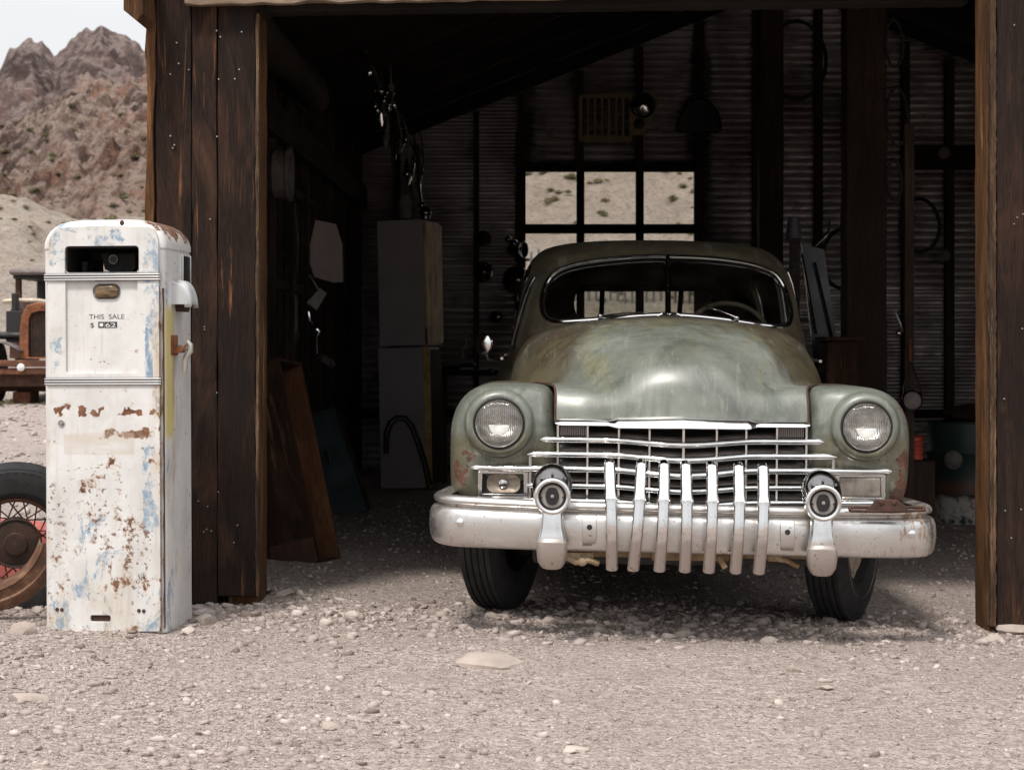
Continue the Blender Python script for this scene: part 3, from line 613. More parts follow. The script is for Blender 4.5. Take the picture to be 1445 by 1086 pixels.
# front fenders wrapped round the headlight pods, trailing into the doors
def outline(th, ax=.215, ai=.225, bu=.243, bd=.27):
    c, s = math.cos(th), math.sin(th); a = ax if c > 0 else ai; b = bu if s > 0 else bd
    e = 2.5 if (c > 0 and s > 0) else (7.5 if s > 0 else 5.5)
    return ((abs(c) / a) ** e + (abs(s) / b) ** e) ** (-1 / e)
FCX, FCZ, PX, PZ = .735, .76, .742, .846
RINGS = [(.098, None, .312, .312), (.106, None, .296, .300), (.122, None, .299, .303), (.136, None, .318, .320), (.142, None, .352, .352), (None, .30, .372, .362), (None, .62, .400, .372), (None, .86, .455, .386), (None, 1.0, .57, .41), (None, 1.0, .75, .46), (None, 1.0, .95, .56), (None, 1.0, 1.35, .9)]
def fender(s):
    NTH = 72; rr = []
    for r, t, do, di in RINGS:
        ring = []
        for k in range(NTH):
            th = 2 * math.pi * k / NTH; c, sn = math.cos(th), math.sin(th); q = r or .142
            px, pz = PX + q * c, PZ + q * sn
            if t is not None:
                R = outline(th); ox, oz = FCX + R * c, FCZ + R * sn; px = px * (1 - t) + ox * t; pz = pz * (1 - t) + oz * t
            wgt = min(1, max(0, max(c, sn) * 1.6 - .1)); st_ = .012 * min(1, max(0, (PZ - pz) / .012)) * (1 - max(0, c) ** 4) * (min(1, t * 2.5) if t is not None else 0); ring.append((s * px, di + (do - di) * wgt + st_, pz))
        rr.append(ring)
    sm = cr(np.array(rr).reshape(len(rr), -1), 4).reshape(-1, NTH, 3)
    MBf = MB().loft([list(r) + [r[0]] for r in sm[:4 * 9 + 1]], False)
    # trailing part: only inner top, top and outer side, with the wheel arch cut in
    rows = []
    for d in list(np.arange(.60, 2.9, .05)):
        t = max(0, (d - 1.3) / 1.6); ring = []
        for k in range(40):
            th = math.radians(165 - 265 * k / 39); R = outline(th, .215 - .10 * t, .225, .243 - .12 * t); x = FCX + R * math.cos(th); z = FCZ + R * math.sin(th)
            low = .36 + math.sqrt(max(0, .43 ** 2 - (d - .95) ** 2)) if abs(d - .95) < .43 else .40
            ring.append((s * x * (1.004 if d > .7 else 1), d, max(z, low)))
        rows.append(ring)
    MBf.loft(rows, False)
    fo = MBf.build('front_fender', M['paint'], car, ang=38)
    lo = MB(); lo.tube([(s * (PX + .139 * math.cos(a)), .352, PZ + .139 * math.sin(a)) for a in np.linspace(0, 2 * math.pi, 49)[:-1]], .003, 6, True).build('pod_seam', M['rust_dark'], fo)
both(fender)
# headlights: bowl, white half disc for the painted bright patch, lens with flutes, chrome ring
M['digitw'] = simple('bright_patch_white', (.88, .87, .84), .25, 0, .05, 20, 0)
n = NT('fluted_reflector'); X, Y_, Z = n.xyz(); rib = n.math('ABSOLUTE', n.math('SINE', n.mul(X, 400.0))); rz_ = n.math('SINE', n.mul(Z, 150.0))
n.bump(n.add(n.mul(rib, .8), n.mul(rz_, .25), n.mul(n.noise(30, 4), .5)), .55, .004); M['fluted'] = n.out(n.ramp(n.noise(16, 5), (.35, (.50, .48, .45)), (.65, (.90, .89, .87))), .16, .9)
M['lamp_glass'] = glass('clear_lamp_glass', (.93, .93, .92), .12); t_ = M['lamp_glass'].node_tree; gl_ = [x for x in t_.nodes if x.type == 'BSDF_GLOSSY'][0]
bp_ = t_.nodes.new('ShaderNodeBump'); wv_ = t_.nodes.new('ShaderNodeTexWave'); wv_.inputs['Scale'].default_value = 42; bp_.inputs['Strength'].default_value = .4; bp_.inputs['Distance'].default_value = .003
tc_ = [x for x in t_.nodes if x.type == 'TEX_COORD'][0]; t_.links.new(tc_.outputs['Object'], wv_.inputs[0]); t_.links.new(wv_.outputs[1], bp_.inputs['Height']); t_.links.new(bp_.outputs[0], gl_.inputs['Normal'])
def headlight(s):
    c = (s * PX, .30, PZ)
    h = MB().lathe([(.0985, -.012), (.0985, .004), (.095, .009), (.092, .005)], 40, RX90, c).build('headlight', M['chrome_dull'], car)
    MB().lathe([(.0925, .003), (.086, -.030), (.062, -.062), (.03, -.082), (.001, -.088)], 32, RX90, c).build('reflector', M['fluted'], h)
    MB().lathe([(.044, -.030), (.040, -.006), (.001, -.002)], 20, RX90, (c[0], c[1], c[2] - .006), math.radians(180), math.radians(360)).build('bright_patch', M['digitw'], h, solid=.002)  # added white half disc: the bright reflection in the lamp put in as colour
    MB().lathe([(.0925, .004), (.083, .012), (.06, .021), (.03, .026), (.001, .0275)], 40, RX90, c).build('lens', M['lamp_glass'], h)
    MB().tube([(c[0] + .1015 * math.cos(a), .299, PZ + .1015 * math.sin(a)) for a in np.linspace(0, 2 * math.pi, 49)[:-1]], .0042, 6, True).build('gasket', M['black'], h)
both(headlight)
# grille
def gd(x): x = abs(x); return float(np.interp(x, [0, .08, .16, .24, .31, .5, .7, .86], [.240, .247, .268, .296, .314, .330, .345, .378]))
def gdroop(x, k): return .7 * k * (.5 + .5 * math.cos(math.pi * min(1, abs(x) / .31)))
BARS = [('grille_bar', .782, .020, .575, .0145), ('grille_bar', .722, .022, .627, .0145), ('grille_bar', .663, .028, .856, .0155), ('grille_bar', .595, .020, .63, .013), ('grille_bar', .533, .019, .856, .0145)]
def barline(xe, z, dr, off=0.0, n=48): return [(x, gd(x) - off, z - gdroop(x, dr)) for x in np.linspace(-xe, xe, n * 2 + 1)]
for nm, z, dr, xe, r in BARS:
    L = barline(xe, z, dr, .006); rr = [r * min(1, .45 + (xe - abs(p[0])) * 30) for p in L]
    b = MB(); rings = []
    for p, q in zip(L, rr):                               # rounded bar with a flat-ish lower flange
        x, d, zz = p; rings.append([(x, d + .012, zz + q), (x, d - q * .4, zz + q * .95), (x, d - q * 1.05, zz + q * .5), (x, d - q * 1.2, zz), (x, d - q * .95, zz - q * .5), (x, d - q * .3, zz - q * .8), (x, d + .012, zz - q * .9)])
    b.loft(rings, True, (True, True)).build(nm, M['chrome_clean'], car, ang=50)
b = MB(); rings = []
for x in np.linspace(-.515, .515, 121):                   # heavy top moulding with its raised middle brow
    d = gd(x) - .02; ax = abs(x); bul = max(0, min(1, (.30 - ax) / .035)); q = .015 + .0135 * bul * (1 - .3 * ax / .3); zc = .852 - .002 * bul + .006 * bul * (1 - ax / .3)
    e = min(1, .4 + (.515 - ax) * 30); q *= e; f = .012 * bul
    rings.append([(x, d + .03, zc + q), (x, d + .016 - f, zc + q * .98), (x, d - q * .25 - f, zc + q * .5), (x, d - q * .85 - f, zc - q * .1), (x, d - q * 1.25 - f, zc - q * .62), (x, d, zc - q), (x, d + .03, zc - q)])
b.loft(rings, True, (True, True)).build('grille_top_moulding', M['chrome_clean'], car, ang=40)
for x in (-.503, -.383, -.257, -.135, 0, .135, .257, .383, .503):
    top = .845; bot = .52; q = .0145 if x else .018
    b = MB(); rings = []
    for z in np.linspace(bot, top, 9):
        d = gd(x) + .006 - .0; dz = gdroop(x, .02); rings.append([(x + q * c, d + 1.1 * q * sn, z - dz) for c, sn in ((-.5, .9), (-.5, -.2), (-.25, -.7), (.25, -.7), (.5, -.2), (.5, .9))])
    b.loft(rings, True, (True, True)).build('grille_upright', M['chrome'], car, ang=40)
for x in (-.615, .615): MB().bx((x - .006, gd(x) + .002, .55), (x + .006, gd(x) + .03, .722)).build('grille_upright', M['chrome_dull'], car, bev=.002)
b = MB()
for z in (.81, .75, .69, .628, .563): b.loft([[(x, gd(x) + .012, z - .012 - gdroop(x, .02)) for x in np.linspace(-.50, .50, 25)], [(x, gd(x) + .11, z + .012 - gdroop(x, .02)) for x in np.linspace(-.50, .50, 25)]], False)
b.build('grille_baffles', M['fin'], car, solid=.004)
b = MB(); b.loft([[(x, gd(x) + .09, z) for x in np.linspace(-.505, .505, 25)] for z in (.45, .86)], False); b.build('radiator_screen', M['black'], car, solid=.004)
n = NT('grille_mesh'); X, Y_, Z = n.xyz(); k = n.math('GREATER_THAN', n.math('ABSOLUTE', n.math('SINE', n.mul(X, 420.0))), .6)
M['mesh'] = n.out(n.mix(k, (.015, .012, .012), (.20, .17, .16)), .5, .3)
both(lambda s: MB().bx((s * .39, gd(.44) + .004, .80), (s * .495, gd(.44) + .018, .838)).build('grille_insert', M['mesh'], car, bev=.002))
# parking lamps under the headlights
n = NT('ribbed_amber_lens'); X, Y_, Z = n.xyz(); f = n.noise(14, 4); k = n.math('SINE', n.mul(X, 330.0)); n.bump(n.mul(k, .5), .6, .004)
M['ribbed'] = n.out(n.ramp(f, (.3, (.13, .105, .085)), (.7, (.33, .29, .25))), .16, .0); n.b.inputs['Coat Weight'].default_value = .6
def parking(s):
    x0, x1, z0, z1 = .635, .815, .553, .646; d = .352; xc, zc = s * (x0 + x1) / 2, (z0 + z1) / 2
    f = MB(); X0, X1 = min(s * x0, s * x1), max(s * x0, s * x1)
    for a, c in (((X0 - .012, z0 - .004), (X0 + .006, z1 + .004)), ((X1 - .006, z0 - .004), (X1 + .012, z1 + .004)), ((X0, z0 - .006), (X1, z0 + .006)), ((X0, z1 - .006), (X1, z1 + .005))): f.bx((a[0], d - .006, a[1]), (c[0], d + .03, c[1]))
    lamp = f.build('parking_lamp', M['chrome_dull'], car, bev=.002, label='open parking lamp without its glass' if s < 0 else 'parking lamp with ribbed glass')
    if s < 0:
        MB().bx((X0, d + .026, z0), (X1, d + .032, z1)).build('lamp_back', M['black'], lamp)
        R = rrect(xc - .066, xc + .07, zc - .036, zc + .038, .03, 6); cen = [(xc + (u - xc) * .35, zc + (v - zc) * .35) for u, v in R]
        MB().loft([[(u, d + .004, v) for u, v in R], [(xc + (u - xc) * .8, d + .016, zc + (v - zc) * .8) for u, v in R], [(u, d + .024, v) for u, v in cen]], True, (False, True)).build('reflector', M['cream_dirty'], lamp, ang=60)
        MB().lathe([(.02, 0), (.018, .008), (.008, .014), (.001, .015)], 20, RX90, (xc, d + .02, zc)).build('bulb_socket', M['chrome_dull'], lamp)
    else: MB().loft([[(u, d + .0, v) for u, v in rrect(X0 + .004, X1 - .004, z0 + .004, z1 - .004, .008)], [(u, d - .008, v) for u, v in rrect(X0 + .012, X1 - .012, z0 + .012, z1 - .012, .008)]], True, (True, True)).build('lens', M['ribbed'], lamp, bev=.003)
M['cream_dirty'] = simple('dirty_lamp_cup', (.36, .29, .23), .35, .3, .4, 18)
both(parking)
# bumper, leaning a little more to the right than the body
LEAN = .015
def ln(x, d, z): return (x, d, z - LEAN * x)
plan = cr([(-.93, .80), (-.955, .62), (-.975, .42), (-.985, .30), (-.970, .20), (-.925, .125), (-.84, .085), (-.70, .06), (-.45, .04), (-.2, .03), (0, .027)], 5)
plan = np.concatenate([plan, [(-x, d) for x, d in plan[-2::-1]]])
prof = [(-.055, .540), (-.020, .548), (.002, .547), (.012, .540), (.018, .530), (.014, .519), (-.004, .512), (.000, .505), (.018, .498), (.030, .480), (.034, .45), (.033, .415), (.028, .384), (.016, .362), (-.012, .352), (-.05, .356)]
prof = cr(prof, 2); rings = []
for i, (x, d) in enumerate(plan):
    a, b_ = plan[max(0, i - 1)], plan[min(len(plan) - 1, i + 1)]; t = np.array([b_[0] - a[0], b_[1] - a[1]]); t /= np.linalg.norm(t); nx, nd = t[1], -t[0]
    up = .008 * max(0, abs(x) - .55) / .43
    rings.append([ln(x + nx * o, d + nd * o, z + up * ((z - .35) / .2)) for o, z in prof])
MB().loft(rings, False).build('front_bumper', M['bumper'], car, ang=50, solid=.004)
for x, z in ((-.885, .452), (.885, .452)): MB().lathe([(.017, 0), (.016, .006), (.009, .012), (.001, .014)], 20, RX90, ln(x, .063, z)).build('bumper_bolt', M['chrome_clean'], car)
for s, tone in ((-1, 0), (1, 1)):
    x = -.378 if s < 0 else .392
    MB().loft([[ln(x + u, gdp, z) for u in (-.027, -.025, .025, .027)] for gdp, z in ((.016, .505), (.004, .490), (-.0025, .475), (-.006, .45), (-.0035, .415), (.010, .378))], False).build('mounting_pad', M['bumper'], car, ang=30, solid=.002)
    MB().lathe([(.011, -.004), (.0105, .0015), (.008, .002), (.001, .002)], 18, RX90, ln(x, -.007, .452)).build('bolt_hole', M['black'], car)
# seven teeth
def tooth(xt, xb):
    q = .0215; path = [(.115, .690), (.085, .700), (.045, .692), (.010, .650), (-.030, .590), (-.049, .560), (-.056, .545), (-.068, .50), (-.072, .44), (-.064, .40), (-.043, .345), (-.026, .30), (-.023, .292)]
    rings = []
    for i, (d, z) in enumerate(path):
        t = (.70 - z) / .41; x = xt + (xb - xt) * t; k = q * (.72 if i == 0 else .9 if i == 1 else 1.0) * (1.17 if i == 5 else 1)
        a, b_ = path[max(0, i - 1)], path[min(len(path) - 1, i + 1)]; td, tz = b_[0] - a[0], b_[1] - a[1]; L = math.hypot(td, tz); nd, nz_ = tz / L, -td / L   # outward
        sh = .008 if i == 5 else 0
        rings.append([ln(x + u * k, d + nd * o + sh * nd, z + nz_ * o + sh * nz_) for u, o in ((-1.06, -.012), (-1.06, .004), (-.76, .013), (-.15, .018), (.15, .018), (.76, .013), (1.06, .004), (1.06, -.012))])
    MB().loft(rings, True, (True, True)).build('bumper_tooth', M['tooth'], car, ang=24, bev=.0015)
n = NT('tooth_chrome'); X, Y_, Z = n.xyz(); f = n.noise(7, 5, .6, n.map((1, 1, .7))); low = n.ss(n.add(Z, n.mul(f, .08)), .475, .445); sp = n.ss(n.noise(60, 5), .62, .69)
st = n.mul(n.ss(n.noise(22, 4, .6, n.map((2, 1, .35))), .66, .72), .8)
col = n.mix(low, (.80, .79, .78), (.44, .385, .345)); col = n.mix(n.mul(sp, n.add(.25, n.mul(low, .5))), col, (.16, .08, .05)); col = n.mix(n.mul(st, low), col, (.10, .045, .025))
n.bump(n.noise(14, 3), .08, .006); M['tooth'] = n.out(col, n.add(n.mul(low, .30), .07), n.sub(1.0, n.mul(low, .3)))
for a, b_ in ((858, 862), (903, 893), (936, 930), (967, 966), (1004, 1000), (1041, 1036), (1076, 1070)):
    tooth((a - 751) * 8.02 / FPX - CARX + random.uniform(-.003, .003), (b_ - 751) * 7.97 / FPX - CARX + random.uniform(-.003, .003))
# the two big guards, each with a tongue over the bumper and a fog lamp on top
def guard(s):
    x0 = -.524 if s < 0 else .520; rings = []
    path = [(.03, .600, .036), (-.01, .585, .040), (-.045, .555, .045), (-.06, .50, .043), (-.062, .45, .046), (-.066, .405, .056), (-.075, .395, .060), (-.074, .36, .061), (-.064, .318, .056), (-.050, .298, .046)]
    for i, (d, z, w_) in enumerate(path):
        a, b_ = path[max(0, i - 1)], path[min(len(path) - 1, i + 1)]; td, tz = b_[0] - a[0], b_[1] - a[1]; L = math.hypot(td, tz); nd, nz_ = tz / L, -td / L
        rings.append([ln(x0 + u * w_, d + nd * o, z + nz_ * o) for u, o in ((-1, -.025), (-.96, -.004), (-.75, .010), (-.35, .017), (.35, .017), (.75, .010), (.96, -.004), (1, -.025))])
    g_ = MB().loft(rings, True, (True, True)).build('bumper_guard', M['tooth'], car, ang=40, bev=.003)
    c = ln(x0 + (.0 if s < 0 else .0), -.085, .574)
    f = MB().lathe([(.050, -.14), (.062, -.10), (.072, -.04), (.073, -.012), (.070, .004), (.062, .010), (.054, .006), (.050, -.004), (.048, -.03)], 40, RX90, c).build('fog_lamp', M['chrome'], car, ang=35)
    sh = []                                               # chrome bullet behind and above the ring
    for t in np.linspace(0, 1, 9):
        r = (.070 + .010 * min(1, t * 5)) * math.sqrt(max(.02, 1 - (t * .96) ** 2.4)); cc = (c[0], c[1] + .012 + .20 * t, c[2] + .030 * min(1, t * 4) + .035 * t); sh.append([(cc[0] + r * math.cos(a), cc[1], cc[2] + r * 1.02 * math.sin(a)) for a in np.linspace(0, 2 * math.pi, 29)[:-1]])
    MB().loft(sh, True, (False, True)).build('lamp_shell', M['black_chrome'], f, ang=50)
    b = MB()                                              # claw straps across the shell
    for a in (50, 90, 130):
        t = math.radians(a); b.tube([(c[0] + (.074 + .002) * math.cos(t) * k, c[1] + .01 + .16 * (1 - k), c[2] + .012 + .03 * (1 - k) + .076 * math.sin(t) * k) for k in (1, .98, .9, .75, .5)], .006, 6)
    b.build('strap', M['black_chrome'], f)
    MB().lathe([(.055, -.006), (.047, -.001), (.044, -.004)], 32, RX90, c).build('inner_ring', M['black'], f)
    MB().lathe([(.050, -.012), (.001, -.013)], 32, RX90, c).build('lamp_back', M['greyplate'], f)
    MB().prism([(c[0] + .032 * math.cos(a) * (.82 if abs(math.cos(a)) > .7 else 1), c[2] + .034 * math.sin(a)) for a in np.linspace(0, 2 * math.pi, 33)[:-1]], c[1] + .0035, c[1] + .012).build('lamp_opening', M['black'], f)
    MB().lathe([(.008, 0), (.007, .004), (.001, .005)], 14, RX90, (c[0], c[1] + .004, c[2])).build('bulb', M['chrome_dull'], f)
    b = MB()
    for q in (-1, 1): b.cyl((c[0] + q * .042, c[1] - .004, c[2] - .004), (c[0] + q * .042, c[1] + .01, c[2] - .004), .004, n=10)
    b.build('screws', M['black'], f)
M['greyplate'] = simple('grey_plate', (.42, .39, .36), .45, .5, .25)
both(guard)
# rusty number plate bracket lying on the bumper's right end
pb = MB(); x0 = .78
pb.tube([ln(.635, .02, .552), ln(.74, .035, .552), ln(.93, .06, .557)], .007, 6); pb.tube([ln(.635, -.005, .541), ln(.80, .005, .541), ln(.93, .03, .548)], .007, 6)
pb.tube([ln(.635, .02, .552), ln(.635, -.005, .541)], .007, 6); pb.tube([ln(.93, .06, .557), ln(.93, .03, .548)], .007, 6)
pb.prism([(x0 - .085, .540 - LEAN * x0), (x0 + .085, .540 - LEAN * x0), (x0 + .07, .566 - LEAN * x0), (x0 + .04, .586 - LEAN * x0), (x0 - .045, .586 - LEAN * x0), (x0 - .055, .566 - LEAN * x0)], -.004, .035)
for u in (-.025, .025): pb.ball(ln(x0 + u, -.004, .575), .010, (1, .6, 1), 6)
pb.build('plate_bracket', M['rust_dark'], car, bev=.003)
ub = MB()                                                 # rusty brackets below the bumper
for x, w_ in ((-.44, .07), (-.385, .05), (.35, .05), (.02, .3)): ub.bx((x - w_ / 2, .06, .325), (x + w_ / 2, .12, .352))
ub.bx((-.50, .118, .33), (.48, .135, .35))
ub.tube([(-.47, .07, .335), (-.43, .05, .315), (-.38, .05, .325), (-.34, .06, .31)], .012, 8); ub.ball((-.405, .05, .318), .022, (1, .7, .8), 8); ub.tube([(.13, .05, .34), (.155, .035, .30)], .012, 8); ub.tube([(.30, .07, .345), (.40, .10, .325), (.45, .13, .30)], .010, 8)
ub.build('under_bracket', M['rusty_cream'] if 'rusty_cream' in M else rusted('yellow_rust', (.24, .15, .07), (.42, .33, .22), (.08, .04, .02), .6), car)
MB().bx((-.6, .12, .30), (.6, .30, .50)).build('front_valance', M['black'], car, bev=.02)
MB().bx((-.70, .9, .24), (.70, 5.0, .42)).build('underbody', M['black'], car, bev=.05)
MB().cyl((-.72, .95, .36), (.72, .95, .34), .03).build('front_axle', M['black'], car)
# wheels
def wheel(x, d, z, steer, name='wheel'):
    s = 1 if x > 0 else -1; R = Matrix.Rotation(math.radians(steer), 3, 'Z') @ Matrix.Rotation(math.radians(90 * s), 3, 'Y'); c = (x, d, z + .362)
    tp = [(.20, -.075), (.24, -.09), (.29, -.092), (.33, -.082), (.352, -.065)]
    for k in range(5):
        u = -.056 + .028 * k; tp += [(.360, u - .010), (.362, u), (.360, u + .010), (.353, u + .0125), (.353, u + .0155)]
    tp = tp[:-2] + [(.352, .065), (.33, .082), (.29, .092), (.24, .09), (.20, .075), (.20, -.075)]
    w_ = MB().lathe(tp, 64, R, c).build(name, M['rubber'], car, ang=30)
    MB().lathe([(.262, .0925), (.262, .089), (.225, .060), (.205, .03), (.16, .035), (.15, .055), (.10, .070), (.07, .075), (.068, .10), (.04, .115), (.001, .118)], 40, R, c).build('rim', M['cream'], w_)
    MB().lathe([(.236, -.085), (.21, -.05), (.2, .0), (.001, .0)], 40, R, c).build('rim_back', M['black'], w_)
wheel(-.742, .95, .018, -18); wheel(.742, .95, -.018, -23); wheel(-.76, 4.15, .01, 0); wheel(.76, 4.15, -.01, 0)
# body tub and rear fenders
TC = [(0, 0), (.45, 0), (.78, -.012), (.94, -.06), (1.0, -.16), (1.0, -.42), (.985, -.60), (.95, -.76)]
rows = []
for d, hw, zt in ((1.62, .73, 1.06), (1.9, .755, 1.10), (2.4, .80, 1.13), (3.0, .83, 1.14), (3.7, .83, 1.13), (4.3, .77, 1.10), (4.8, .64, 1.0), (5.15, .47, .86), (5.35, .30, .70)):
    r = [(hw * a, d, max(.30, zt + b_ * (zt - .30) / .83)) for a, b_ in TC]; rows.append([(-x, y, z) for x, y, z in r[:0:-1]] + r)
tub = cr(np.array(rows).reshape(len(rows), -1), 5).reshape(-1, len(rows[0]), 3)
tub = cr(tub.transpose(1, 0, 2).reshape(len(rows[0]), -1), 4).reshape(-1, len(tub), 3).transpose(1, 0, 2)
MB().loft(list(tub), False, (False, True)).build('body', M['paint'], car, ang=60)
def rear_fender(s):
    rings = []
    for d, q in ((3.35, .25), (3.5, .6), (3.75, .88), (4.15, 1.0), (4.6, .97), (4.95, .8), (5.2, .5), (5.32, .15)):
        rings.append([(s * (.74 + .25 * q * math.cos(a) * (1 if math.cos(a) > 0 else .8)), d, max(.32, .55 + .40 * q * math.sin(a))) for a in np.linspace(0, 2 * math.pi, 33)[:-1]])
    MB().loft(list(cr(np.array(rings).reshape(len(rings), -1), 4).reshape(-1, 32, 3)), True, (True, True)).build('rear_fender', M['paint'], car, ang=50)
both(rear_fender)
# cabin shell with real window openings
LEV = [(1.06, 1.60, 4.60, .765, 5), (1.20, 1.655, 4.55, .742, 5), (1.29, 1.73, 4.47, .724, 5), (1.38, 1.815, 4.38, .712, 5), (1.48, 1.915, 4.27, .695, 5), (1.56, 2.00, 4.14, .668, 4.8), (1.62, 2.075, 4.0, .632, 4.3), (1.665, 2.17, 3.82, .575, 3.8), (1.695, 2.33, 3.6, .465, 3.0), (1.712, 2.6, 3.35, .28, 2.4), (1.718, 2.9, 3.05, .05, 2)]
rings = []
for z, yf, yr, hw, e in cr(np.array(LEV), 4):
    ring = []; yc = (yf + yr) / 2
    for k in range(120):
        th = 2 * math.pi * (k + .5) / 120; c, sn = math.cos(th), math.sin(th); x = hw * abs(c) ** (2 / e) * (1 if c > 0 else -1); y = (yr - yf) / 2 * abs(sn) ** (2 / e) * (1 if sn > 0 else -1)
        ring.append((x, yc + y + (.05 * (abs(x) / max(hw, .1)) ** 2 if sn < 0 else 0), z))
    rings.append(ring)
shell = MB().loft(rings, True, (False, True))
bvh = BVHTree.FromPolygons([Vector(v) for v in shell.v], shell.f)
roof = shell.build('cabin', M['paint'], car, ang=50, solid=.03)
def hit(x, z, axis=1, s=1):
    if axis == 1: o, d = (Vector((x, -1, z)), Vector((0, 1, 0))) if s > 0 else (Vector((x, 9, z)), Vector((0, -1, 0)))
    else: o, d = Vector((s * 3, x, z)), Vector((-s, 0, 0))
    h = bvh.ray_cast(o, d); return h[0] if h[0] is not None else (o + d * 3)
wsL = [(938, 361), (900, 362), (860, 365.5), (825, 370.5), (795, 377.5), (776, 388), (765.5, 404), (761, 424), (762.5, 440), (768, 449.5), (782, 454.5), (815, 453), (855, 449.5), (900, 445.5), (938, 443.5)]
wsR = [(938, 361), (980, 362), (1020, 365), (1058, 371), (1086, 380), (1100, 392), (1109, 410), (1115, 433), (1114, 448), (1106, 457), (1090, 458.5), (1062, 456), (1020, 450), (975, 445.5), (938, 443.5)]
def ws_xz(p):
    py = p[1]; d = np.interp(py, [360, 455], [2.05, 1.80]) + .06 * ((p[0] - 938) / 178) ** 2; x, z = carP(p[0], py, d); return (x, z)
pl, pr_ = [ws_xz(p) for p in wsL], [ws_xz(p) for p in wsR]
dense = lambda pts: [tuple(q) for q in cr(np.array(pts), 5)]
oL, oR = dense(pl), dense(pr_); outl = oL[::-1][:-1] + oR[:-1] if False else oL[:-1] + oR[::-1][:-1]
cut = [MB().prism(outl, 1.2, 2.75)]
SW = [rrect(2.30, 2.98, 1.245, 1.555, .07), rrect(3.08, 3.95, 1.245, 1.55, .10)]
for s in (-1, 1):
    for q in SW: cut.append(MB().prism(q, min(s * .35, s * 1.2), max(s * .35, s * 1.2), 0))
RW = rrect(-.41, .43, 1.315, 1.525, .09); cut.append(MB().prism(RW, 3.3, 5.2))
carve(roof, cut)
def pane(outline_, axis, s, inset, name, mat, par):
    cx = sum(p[0] for p in outline_) / len(outline_); cz = sum(p[1] for p in outline_) / len(outline_); rings = []
    for t in (1, .8, .6, .4, .2, .02):
        ring = []
        for u, v in outline_:
            h = hit(cx + (u - cx) * t, cz + (v - cz) * t, axis, s).copy()
            if axis == 1: h.y += inset * s
            else: h.x -= inset * s
            ring.append(h)
        rings.append(ring)
    return MB().loft(rings, True, (False, True)).build(name, mat, par, ang=80)
def rim_tube(outline_, axis, s, out, r, name, mat, par, closed=True):
    pts = []
    for u, v in outline_:
        h = hit(u, v, axis, s).copy()
        if axis == 1: h.y -= out * s
        else: h.x += out * s
        pts.append(h)
    return MB().tube(pts, r, 8, closed).build(name, mat, par)
wsf = rim_tube(outl, 1, 1, .002, .0085, 'windscreen_frame', M['chrome'], car)
gask = [(u * .985 + .015 * .0, v * .985 + .015 * 1.44) for u, v in outl]
rim_tube(outl, 1, 1, -.012, .014, 'rubber_seal', M['black'], wsf)
pane(oL, 1, 1, .016, 'windscreen_pane', M['glass'], wsf); pane(oR, 1, 1, .016, 'windscreen_pane', M['glass'], wsf)
pp = [hit(oL[0][0] * (1 - t) + oL[-1][0] * t, oL[0][1] * (1 - t) + oL[-1][1] * t) for t in np.linspace(0, 1, 8)]
MB().tube([p + Vector((0, .004, 0)) for p in pp], .014, 8).build('centre_post', M['black_chrome'], wsf)
MB().tube([p + Vector((.0, -.012, 0)) for p in pp], .0035, 6).build('centre_strip', M['chrome_dull'], wsf)
for s in (-1, 1):
    for q in SW: fr_ = rim_tube(q, 0, s, -.006, .008, 'side_window_frame', M['chrome_dull'], car); pane(q, 0, s, .015, 'side_window_pane', M['glass'], fr_)
    vp = [hit(2.50, z, 0, s) + Vector((s * .004, (1.55 - z) * .12, 0)) for z in np.linspace(1.25, 1.55, 6)]; MB().tube(vp, .009, 8).build('vent_post', M['chrome_dull'], car)
    gl = [hit(2.16, z, 0, s) + Vector((s * .004, (1.57 - z) * -.25, 0)) for z in np.linspace(1.16, 1.50, 7)]; (MB().tube(gl, .009, 8).build('pillar_gutter', M['black_chrome'], car) if s < 0 else None)
rwf = rim_tube(RW, 1, -1, .0, .010, 'rear_window_frame', M['black_chrome'], car); pane(RW, 1, -1, .015, 'rear_window_pane', M['glass'], rwf)
for x in (-.235, .235): MB().tube([hit(x, z, 1, -1) for z in np.linspace(1.315, 1.525, 5)], .015, 8).build('rear_window_divider', M['black'], rwf)
# inside: seats, dash, steering wheel
MB().loft([[(u, d, v) for u, v in rrect(-.62, .62, .55, z1, .08)] for d, z1 in ((2.95, 1.26), (2.98, 1.29), (3.08, 1.29), (3.14, 1.22))], True, (True, True)).build('front_seat', M['interior'], car, ang=50)
MB().bx((-.64, 2.62, .45), (.64, 3.05, .72)).build('seat_cushion', M['interior'], car, bev=.05)
MB().bx((-.60, 3.95, .5), (.60, 4.25, 1.30)).build('rear_seat', M['interior'], car, bev=.08)
MB().bx((-.64, 1.86, 1.02), (.64, 2.10, 1.245)).build('dashboard', M['dash'], car, bev=.05)
b = MB(); sx = .36; Rw = Matrix.Rotation(math.radians(62), 3, 'X'); sc_ = Vector((sx, 2.42, 1.20))
b.tube([sc_ + Rw @ Vector((.215 * math.cos(a), .215 * math.sin(a), 0)) for a in np.linspace(0, 2 * math.pi, 41)[:-1]], .013, 8, True)
for a in (20, 160, 270): t = math.radians(a); b.tube([sc_, sc_ + Rw @ Vector((.21 * math.cos(t), .21 * math.sin(t), 0))], .009, 6)
b.tube([sc_, sc_ + Vector((0, -.5, -.28))], .025, 8); b.build('steering_wheel', simple('wheel_ivory', (.20, .15, .10), .4), car)
